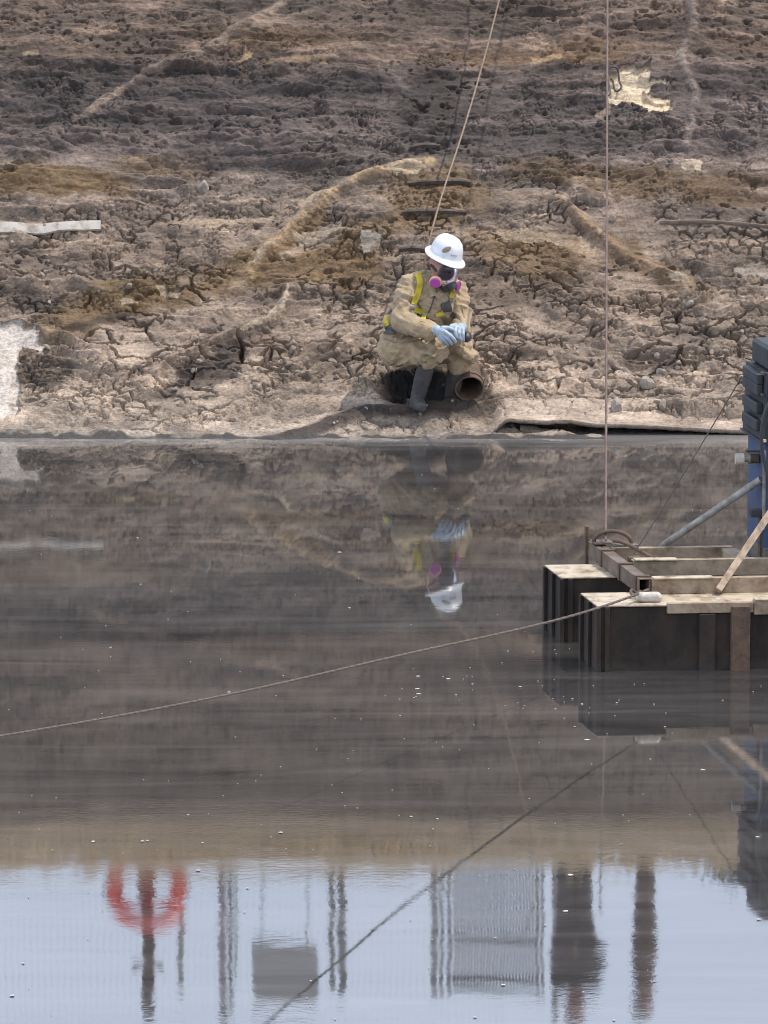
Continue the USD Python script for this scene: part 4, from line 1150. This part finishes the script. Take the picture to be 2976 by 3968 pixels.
obj('hose', tube(spline([pp(0.45, -1.2, PT + 0.15), pp(0.56, -1.08, PT + 0.12), pp(0.62, -0.95, PT + 0.09), pp(0.60, -0.84, PT + 0.12)], 30), 0.013, 10), M['rust_steel'], raft)
obj('clamp_block', pf(box(0.47, 0.55, -0.97, -0.90, PT + 0.02, PT + 0.10, 0.006)), M['rust_steel'], raft, smooth=30)
fd = skin([bone((0.30, -0.09, PT + 0.032), 0.032, (0.40, -0.09, PT + 0.03), 0.034)], 0.012, 6)
obj('fender', pf(fd), M['white_plastic'], raft, smooth=True)
obj('shackle', tube([pp(0.30 + 0.03 * math.cos(t), -0.20 + 0.03 * math.sin(t), PT + 0.035 + 0.012 * math.sin(2 * t)) for t in np.linspace(0, 2 * math.pi, 24)], 0.010, 8), M['rust_steel'], raft)
# column, housing
C0, C1, D0, D1 = 1.315, 1.72, -1.22, -0.86
win = pf(to_tm(m3.Manifold.cube([C1 - C0, D1 - D0, 0.86]).translate([C0, D0, PT]) - m3.Manifold.cube([0.16, 0.12, 0.17]).translate([C0 + 0.075, D1 - 0.10, PT + 0.56])))
colp = obj('column', win, M['blue'], raft, smooth=20)
obj('base_plate', pf(box(C0 - 0.03, C1 + 0.05, D0, D1 + 0.05, PT + 0.003, PT + 0.015, 0.003)), M['rust_steel'], raft, smooth=30)
obj('lower_band', pf(box(C0 - 0.004, C1 + 0.004, D0 - 0.004, D1 + 0.004, PT + 0.016, PT + 0.16, 0.003)), M['blue_low'], raft, smooth=30)
obj('edge_strip', pf(box(C0 - 0.014, C0 + 0.004, D1 - 0.012, D1 + 0.008, PT + 0.28, PT + 0.80, 0.003)), M['galv'], raft, smooth=30)
obj('latch', tube([pp(C0 + 0.09, D1 - 0.03, PT + 0.665), pp(C0 + 0.13, D1 + 0.0, PT + 0.68), pp(C0 + 0.19, D1 + 0.005, PT + 0.66)], 0.018, 10), M['white_plastic'], raft)
hz0 = PT + 0.86
hs_ = hull(*[m3.Manifold.cube([0.53, 0.46, 0.02]).translate([C0 - 0.02, D0 - 0.05, hz0 + 0.002]), m3.Manifold.cube([0.50, 0.44, 0.02]).translate([C0 - 0.005, D0 - 0.04, hz0 + 0.42])])
hou = obj('housing', pf(hs_), M['gear'], raft, smooth=30)
obj('housing_cap', pf(box(C0 + 0.02, C1 + 0.04, D0 - 0.02, D1 - 0.02, hz0 + 0.441, hz0 + 0.60, 0.02)), M['gear'], hou, smooth=30)
obj('housing_flange', pf(box(C0 - 0.035, C1 + 0.06, D0 - 0.06, D1 + 0.05, hz0 - 0.012, hz0 + 0.001, 0.003)), M['gear'], hou, smooth=30)
obj('side_cover', pf(box(C0 + 0.005, C0 + 0.10, D1 + 0.02, D1 + 0.06, hz0 + 0.16, hz0 + 0.43, 0.018)), M['gear'], hou, smooth=30)
obj('side_cover', pf(box(C0 - 0.015, C0 + 0.05, D1 + 0.02, D1 + 0.05, hz0 + 0.02, hz0 + 0.15, 0.012)), M['gear'], hou, smooth=30)
for zf in (0.06, 0.17, 0.29, 0.36):
    obj('cooling_fin', pf(box(C0 - 0.055, C0 - 0.012, D0 + 0.04, D1 - 0.02, hz0 + zf, hz0 + zf + 0.07, 0.006)), M['gear'], hou, smooth=30)
for zf in (0.09, 0.27, 0.40):
    obj('bolt', pf(box(C0 + 0.06, C0 + 0.082, D1 + 0.05, D1 + 0.064, hz0 + zf, hz0 + zf + 0.02, 0.004)), M['galv'], hou, smooth=30)
obj('foot_bolt', tube([pp(C0 - 0.03, D1 + 0.05, hz0 + 0.004), pp(C0 - 0.03, D1 + 0.05, hz0 + 0.02)], 0.020, 10), M['white_plastic'], hou)
for zf in (0.02, 0.14, 0.30, 0.44):
    obj('housing_bolt', tube([pp(C0 - 0.026, D1 - 0.01, hz0 + zf), pp(C0 - 0.026, D1 + 0.03, hz0 + zf)], 0.010, 6), M['rust_steel'], hou)
obj('power_cable', tube(spline([pp(C0 + 0.02, D1 + 0.07, hz0 + 0.30), pp(C0 - 0.05, D1 + 0.08, hz0 + 0.10), pp(C0 - 0.03, D1 + 0.06, hz0 - 0.10), pp(C0 + 0.04, D1 + 0.03, PT + 0.55)], 40), 0.011, 8), M['rubber'], raft)
vy = D1 - 0.12
valve = obj('valve', tube([pp(C0 - 0.005, vy, PT + 0.72), pp(C0 - 0.06, vy, PT + 0.72)], 0.030, 12), M['rust_steel'], raft)
obj('valve_body', tube([pp(C0 - 0.06, vy, PT + 0.72), pp(C0 - 0.075, vy, PT + 0.72), pp(C0 - 0.0752, vy, PT + 0.72), pp(C0 - 0.10, vy, PT + 0.72)], [0.034, 0.034, 0.022, 0.022], 14), M['galv'], valve)
obj('valve_cap', tube([pp(C0 - 0.10, vy, PT + 0.72), pp(C0 - 0.155, vy, PT + 0.72)], 0.035, 16), M['white_plastic'], valve)
obj('valve_lever', pf(box(C0 - 0.09, C0 - 0.0, vy - 0.012, vy + 0.012, PT + 0.762, PT + 0.775, 0.003)), M['rust_steel'], valve, smooth=30)
obj('junction_box', pf(box(C0 - 0.085, C0 - 0.004, D1 - 0.06, D1 - 0.01, PT + 0.36, PT + 0.41, 0.005)), M['rubber'], raft, smooth=30)
obj('conduit', tube([pp(C0 - 0.018, D1 - 0.03, PT + 0.37), pp(C0 - 0.022, D1 - 0.03, PT + 0.10)], 0.012, 8), M['rust_steel'], raft)
obj('conduit', tube(spline([pp(C0 + 0.20, D1 + 0.03, PT + 0.62), pp(C0 + 0.15, D1 + 0.06, PT + 0.54), pp(C0 + 0.16, D1 + 0.04, PT + 0.42), pp(C0 + 0.20, D1 + 0.03, PT + 0.30)], 24), 0.022, 10), M['white_plastic'], raft)
# braces: measured ends
b_lo = on_plane_z(2050 + 740 * 0.642, 1280 + 1345 * 0.642, PT + 0.03)
b_hi = on_plane_y(2050 + 1318 * 0.642, 1280 + 955 * 0.642, pp(C0, D1 - 0.1, 0)[1])
dq = (b_hi - b_lo) / np.linalg.norm(b_hi - b_lo)
obj('brace', tube([b_lo, b_lo + dq * 0.06, b_lo + dq * 0.12, b_hi + dq * 0.12], [0.010, 0.014, 0.024, 0.024], 14), M['galv'], raft)
w_lo = on_plane_z(2050 + 1140 * 0.642, 1280 + 1570 * 0.642, PT + 0.03)
w_hi = on_plane_y(2050 + 1520 * 0.642, 1280 + 1005 * 0.642, pp(C0 + 0.2, D1 + 0.10, 0)[1])
obj('brace', tube([w_lo, w_hi], [0.030, 0.032], 4), M['wood'], raft, smooth=False)

# cables of the platform
tie = pp(0.47, -1.20, PT + 0.15)
tp = project(tie)
rim_pt = mirror_y(1313, 1000, 6.6); rim_pt = np.array([0, 6.6, 5.4])
rim_pt[0] = (1315 * K - 1488) / FPX * ((np.array([0, 6.6, 5.4]) - EYE) @ FWD)
tie[0] = (1308.5 * K - 1488) / FPX * ((tie - EYE) @ FWD)
obj('mooring_rope', tube(spline([tie, (tie * 0.5 + rim_pt * 0.5) + np.array([0, 0, -0.08]), rim_pt], 260), 0.0078, 9, twist=12, amp=0.15), M['rope_red'],
    label='near vertical reddish mooring rope from the platform crossbeam up over the bank', cat='rope')
p0 = on_plane_z(1368 * K, 1198 * K, PT + 0.1)
p1 = on_plane_y(1603 * K, 812 * K, pp(C0 - 0.04, D0 + 0.1, 0)[1])
obj('winch_wire', tube(spline([p0, (p0 + p1) / 2 + np.array([0, 0, -0.012]), p1], 60), 0.0042, 8), M['wire'], label='thin dark wire from the dark housing down to the crossbeam', cat='wire')


def at_depth(u, v, y):
    return on_plane_y(u * K, v * K, y)


q = [pp(0.385, -0.22, PT + 0.05), at_depth(1180, 1345, -8.1), at_depth(900, 1408, -9.6), at_depth(570, 1484, -11.45), at_depth(280, 1542, -13.0), at_depth(0, 1590, -14.6), at_depth(-300, 1636, -16.4), at_depth(-700, 1690, -19.0)]
obj('mooring_cable', tube(spline(q, 420), np.linspace(0.0078, 0.0052, 420), 9, twist=11, amp=0.16), M['cable'], label='brown twisted mooring cable slanting across the water from the platform to the left', cat='cable')

# ------------------------------------------------------------------ flecks floating on the water
fr_ = np.random.default_rng(11)
fl = []
for k in range(210):
    if k < 85:
        u, v = fr_.random() * 1659, 1000 + 900 * fr_.random()
    elif k < 150:
        u, v = 1150 + 420 * fr_.normal() * 0.5, 1510 + 60 * fr_.normal()
    else:
        u, v = fr_.random() * 1659, 1650 + 560 * fr_.random()
    p = on_plane_z(u * K, v * K, 0.003)
    sz = 0.002 + 0.008 * fr_.random() ** 5
    n = 7
    an = np.linspace(0, 2 * np.pi, n, endpoint=False)
    rad = sz * (0.6 + 0.8 * fr_.random(n))
    vv = np.stack([p[0] + rad * np.cos(an) * 1.8, p[1] + rad * np.sin(an) * 1.6, np.full(n, 0.003)], -1)
    vt = vv.copy(); vt[:, 2] += 0.003
    V = np.vstack([vv, vt, p + (0, 0, 0.004)])
    F = []
    for i in range(n):
        j = (i + 1) % n
        F += [(i, j, n + j), (i, n + j, n + i), (n + i, n + j, 2 * n)]
    fl.append(trimesh.Trimesh(V, F, process=False))
obj('floating_flecks', cat_(fl), M['fleck'], smooth=False, label='tiny white flecks and bubbles floating on the dark water', cat='flecks', kind='stuff')

# ------------------------------------------------------------------ top of the bank: what the water mirrors
FY = 7.0


def rim_z(x, y):
    return float(np.interp(y, _r, _z))


gr_ = np.random.default_rng(13)
N = 15000
x0 = gr_.uniform(-4.2, 4.4, N); y0 = gr_.uniform(5.9, 7.5, N); z0 = np.interp(y0, _r, _z) - 0.03
hgt = gr_.uniform(0.06, 0.26, N) * (0.35 + 1.1 * noise2(x0 * 0.9, y0 * 2, 91, 3))
az = gr_.uniform(0, 2 * np.pi, N); lean = gr_.normal(0, 0.35, (N, 2)) * hgt[:, None]
w = 0.006
ba = np.stack([x0 + w * np.cos(az), y0 + w * np.sin(az), z0], -1); bb = np.stack([x0 - w * np.cos(az), y0 - w * np.sin(az), z0], -1)
mid = np.stack([x0 + lean[:, 0] * 0.4, y0 + lean[:, 1] * 0.4, z0 + hgt * 0.6], -1); tipp = np.stack([x0 + lean[:, 0], y0 + lean[:, 1], z0 + hgt], -1)
V = np.stack([ba, bb, mid, tipp], 1).reshape(-1, 3)
i = np.arange(N) * 4
F = np.concatenate([np.stack([i, i + 1, i + 2], -1), np.stack([i + 1, i + 3, i + 2], -1)])
obj('dry_grass', (V, F), M['grass'], smooth=False, label='strip of dry tan grass along the top of the bank', cat='grass', kind='stuff')

# life ring on its post
rp = mirror_y(318, 1950, FY)
ring_stand = thing('ring_post', 'dark post with a red sleeve that carries the orange life ring', 'post')
ptop = mirror_y(322, 2192, FY)[2]
obj('post', box(rp[0] - 0.048, rp[0] + 0.048, FY, FY + 0.09, rim_z(0, FY) - 0.3, ptop, 0.008), M['post_dark'], ring_stand, smooth=30)
obj('sleeve', box(rp[0] - 0.075, rp[0] + 0.065, FY - 0.035, FY - 0.003, mirror_y(0, 1858, FY)[2] - 0.1, mirror_y(0, 1955, FY)[2], 0.01), M['sleeve'], ring_stand, smooth=30)
for sx in (-1, 1):
    zc = mirror_y(0, 2090, FY)[2]
    obj('lamp_bracket', cat_([box(rp[0] + sx * 0.05, rp[0] + sx * 0.10, FY + 0.02, FY + 0.05, zc - 0.02, zc + 0.02, 0.004), cyl((rp[0] + sx * 0.11, FY, zc - 0.03), (rp[0] + sx * 0.11, FY, zc + 0.03), 0.024, 12)]), M['post_dark'], ring_stand, smooth=30)
rcx = mirror_y(317, 1925, FY - 0.10)
R = 0.275
rc = np.array([rcx[0], FY - 0.10, mirror_y(0, 2004, FY - 0.1)[2] - R - 0.06])
ringt = thing('life_ring', 'orange-red life ring hanging on the dark post at the top of the bank', 'life ring')
for k in range(8):
    aa = np.linspace(k * math.pi / 4, (k + 1) * math.pi / 4 - 0.003, 9) + 0.2
    obj('ring_segment', tube([rc + np.array([R * math.cos(t), 0, R * math.sin(t)]) for t in aa], 0.062, 14, caps=True), M['ring'], ringt, smooth=40)
obj('grab_line', tube([rc + np.array([(R + 0.068 + 0.012 * math.cos(4 * t)) * math.cos(t), 0, (R + 0.068 + 0.012 * math.cos(4 * t)) * math.sin(t)]) for t in np.linspace(0, 2 * math.pi, 70)], 0.006, 6), M['rope_tan'], ringt)

# wire fence: posts, rails, pickets that nobody could pick apart
fence = thing('wire_fence', 'light wire fence with thin grey posts along the top of the bank', 'fence')


def fpost(u0, u1, vtop, y, m='fence_grey', vb=1858):
    a, b = mirror_y(u0, vtop, y), mirror_y(u1, vtop, y)
    obj('fence_post', tube([((a[0] + b[0]) / 2, y, rim_z(0, y) - 0.3), ((a[0] + b[0]) / 2, y, a[2])], (b[0] - a[0]) / 2, 14), M[m], fence)


for u0, u1, vt, y, m in ((474, 490, 2210, 7.6, 'fence_pale'), (495, 503, 2180, 7.8, 'fence_grey'), (508, 513, 2120, 8.0, 'fence_pale'), (711, 722, 2130, 7.8, 'fence_grey'), (730, 746, 2150, 7.6, 'fence_grey'),
                        (385, 397, 2140, 7.9, 'fence_pale'), (1192, 1204, 2212, 8.0, 'fence_pale')):
    fpost(u0, u1, vt, y, m)
wires = []
zt = mirror_y(0, 2205, 7.85)[2]
for x in np.arange(-3.9, 1.0, 0.055):
    wires.append(cyl((x, 7.85, rim_z(0, 7.85)), (x, 7.85, zt + 0.3), 0.0011, 5))
obj('wire_mesh', cat_(wires), M['fence_pale'], fence, smooth=40, kind='stuff')
# picket gate
gate = thing('picket_gate', 'grey metal gate of close thin vertical bars at the top of the bank', 'gate')
gy_ = 7.5
gz1 = mirror_y(0, 2150, gy_)[2]; gz0 = rim_z(0, gy_) + 0.05
for u0, u1 in ((931, 945), (950, 958), (966, 976), (1158, 1166), (1170, 1176)):
    a, b = mirror_y(u0, 1900, gy_)[0], mirror_y(u1, 1900, gy_)[0]
    obj('gate_post', box(a, b, gy_ - 0.02, gy_ + 0.02, gz0 - 0.3, gz1, 0.003), M['fence_pale'], gate, smooth=30)
ga, gb = mirror_y(980, 1900, gy_)[0], mirror_y(1156, 1900, gy_)[0]
nb = 25
for k in range(nb):
    x = ga + (gb - ga) * (k + 0.5) / nb
    obj('gate_bar', cyl((x, gy_, gz0), (x, gy_, gz1 - 0.02), 0.0075, 8), M['fence_grey'], gate)
for z in (gz0 + 0.03, gz0 + 0.25, mirror_y(0, 2030, gy_)[2], gz1 - 0.12):
    obj('gate_rail', box(ga - 0.01, gb + 0.01, gy_ + 0.012, gy_ + 0.04, z - 0.02, z + 0.02, 0.004), M['fence_pale'], gate, smooth=30)
# sign plate
s0, s1 = mirror_y(546, 2046, 7.4), mirror_y(686, 2165, 7.4)
sign = thing('sign', 'plain grey sign plate on two stakes beside the fence at the top of the bank', 'sign')
obj('plate', box(s0[0], s1[0], 7.39, 7.40, s0[2], s1[2], 0.003), M['sign_grey'], sign, smooth=30)
for xx in (s0[0] + 0.08, s1[0] - 0.08):
    obj('stake', cyl((xx, 7.43, rim_z(0, 7.43)), (xx, 7.43, s1[2] - 0.04), 0.006, 8), M['fence_pale'], sign)


def watcher(uc, y, hgt, turn, mcoat, mleg, label, width, arm_out=False):
    """standing figure: shoulders across 'turn' (radians)"""
    base = np.array([mirror_y(uc, 1900, y)[0], y, rim_z(0, y) - 0.01])
    c, s = math.cos(turn), math.sin(turn)

    def L(x, f, z):
        return base + np.array([x * c - f * s, x * s + f * c, z]) * np.array([width, width, 1]) * np.array([1, 1, hgt / 1.75])
    t = thing('person', label, 'person')
    bs = [bone(L(0, 0, 1.47), 0.055, L(0, -0.01, 1.56), 0.055), hull(ball(L(0, 0, 1.66), 0.088), ball(L(0, -0.04, 1.58), 0.06)), bone(L(0, -0.09, 1.63), 0.016, L(0, -0.11, 1.61), 0.013),
          hull(ball(L(-0.14, 0, 1.38), 0.06), ball(L(0.14, 0, 1.38), 0.06), ball(L(0, 0, 1.0), 0.10))]
    for sx in (-1, 1):
        bs += [bone(L(sx * 0.10, 0, 0.95), 0.07, L(sx * 0.10, -0.01, 0.5), 0.05), bone(L(sx * 0.10, -0.01, 0.5), 0.05, L(sx * 0.10, 0.02, 0.08), 0.035),
               bone(L(sx * 0.19, 0, 1.38), 0.045, L(sx * 0.22, -0.02, 1.08), 0.036), bone(L(sx * 0.22, -0.02, 1.08), 0.036, L(sx * 0.15, -0.05, 0.98), 0.026)]
        h0 = L(sx * 0.13, -0.05, 0.97)
        for k in range(4):
            bs.append(bone(h0 + (0.012 * (k - 1.5), 0, 0), 0.012, h0 + (0.013 * (k - 1.5), -0.03, -0.06 - 0.01 * (k in (1, 2))), 0.008))
        bs.append(bone(h0, 0.014, h0 + (-sx * 0.03, -0.03, -0.03), 0.009))
    obj('body', skin(bs, 0.02, 6), M['skin'], t, smooth=True)
    js = [hull(ball(L(-0.16, 0, 1.39), 0.075), ball(L(0.16, 0, 1.39), 0.075), ball(L(0, 0.0, 1.42), 0.08)),
          hull(ball(L(-0.15, 0, 1.36), 0.085), ball(L(0.15, 0, 1.36), 0.085), ball(L(-0.10, 0, 0.90), 0.10), ball(L(0.10, 0, 0.90), 0.10))]
    for sx in (-1, 1):
        el = L(sx * (0.22 if not (arm_out and sx > 0) else 0.31), -0.02, 1.12)
        js += [bone(L(sx * 0.19, 0, 1.38), 0.068, el, 0.056), bone(el, 0.056, L(sx * 0.15, -0.07, 0.96), 0.05)]
    obj('jacket', skin(js, 0.02, 8), M[mcoat], t, smooth=True)
    ts = []
    for sx in (-1, 1):
        ts += [bone(L(sx * 0.09, 0, 0.92), 0.095, L(sx * 0.10, -0.01, 0.5), 0.075), bone(L(sx * 0.10, -0.01, 0.5), 0.075, L(sx * 0.10, 0.02, 0.12), 0.06)]
        obj('shoe', skin([hull(ball(L(sx * 0.10, 0.04, 0.05), 0.045), ball(L(sx * 0.11, -0.13, 0.04), 0.036))], 0.02, 4), M['rubber'], t, smooth=True)
    obj('trousers', skin(ts, 0.02, 8), M[mleg], t, smooth=True)
    hp = [hull(ball(L(0, 0.01, 1.71), 0.088), ball(L(0, 0.03, 1.66), 0.09))]
    obj('hair', skin(hp, 0.02, 4), M['post_dark'], t, smooth=True)


watcher(1242, 7.1, 1.42 / 0.88, 0.12, 'coat_dark', 'coat_dark', 'person in dark jacket standing beside the gate at the top of the bank', 0.70, True)
watcher(1392, 7.3, 1.62, 1.45, 'coat_brown', 'coat_brown', 'person in brown coat standing side-on at the top of the bank', 0.66)

# low bush at the right of the rim


def bush(uc, vt, y, w_, name_label, seed):
    r = np.random.default_rng(seed)
    x = mirror_y(uc, 1900, y)[0]; zb = rim_z(0, y); ht = mirror_y(uc, vt, y)[2] - zb
    t = thing('bush', name_label, 'bush')
    st = []
    for k in range(9):
        d = np.array([r.normal() * w_ * 0.5, r.normal() * 0.12, ht * r.uniform(0.6, 0.95)])
        st.append(tube(spline([(x, y, zb - 0.05), np.array([x, y, zb]) + d * 0.5 + (0, 0, 0.05), np.array([x, y, zb]) + d], 8), np.linspace(0.012, 0.004, 8), 6))
    obj('stem', cat_(st), M['twig'], t)
    n = 1500
    c = np.stack([x + w_ * r.normal(size=n) * 0.5, y + 0.15 * r.normal(size=n), zb + ht * r.beta(2, 1.8, n)], -1)
    c[:, 2] -= np.abs(c[:, 0] - x) * 0.25
    a = r.normal(size=(n, 3)); a /= np.linalg.norm(a, axis=1, keepdims=True); b = np.cross(a, r.normal(size=(n, 3))); b /= np.linalg.norm(b, axis=1, keepdims=True)
    V = np.stack([c - a * 0.022, c + b * 0.010, c + a * 0.022, c - b * 0.010], 1).reshape(-1, 3)
    i = np.arange(n) * 4
    obj('foliage', (V, np.concatenate([np.stack([i, i + 1, i + 2], -1), np.stack([i, i + 2, i + 3], -1)])), M['bush'], t, smooth=False)


bush(1585, 1915, 7.0, 0.28, 'dark low bush near the right end of the bank top', 17)
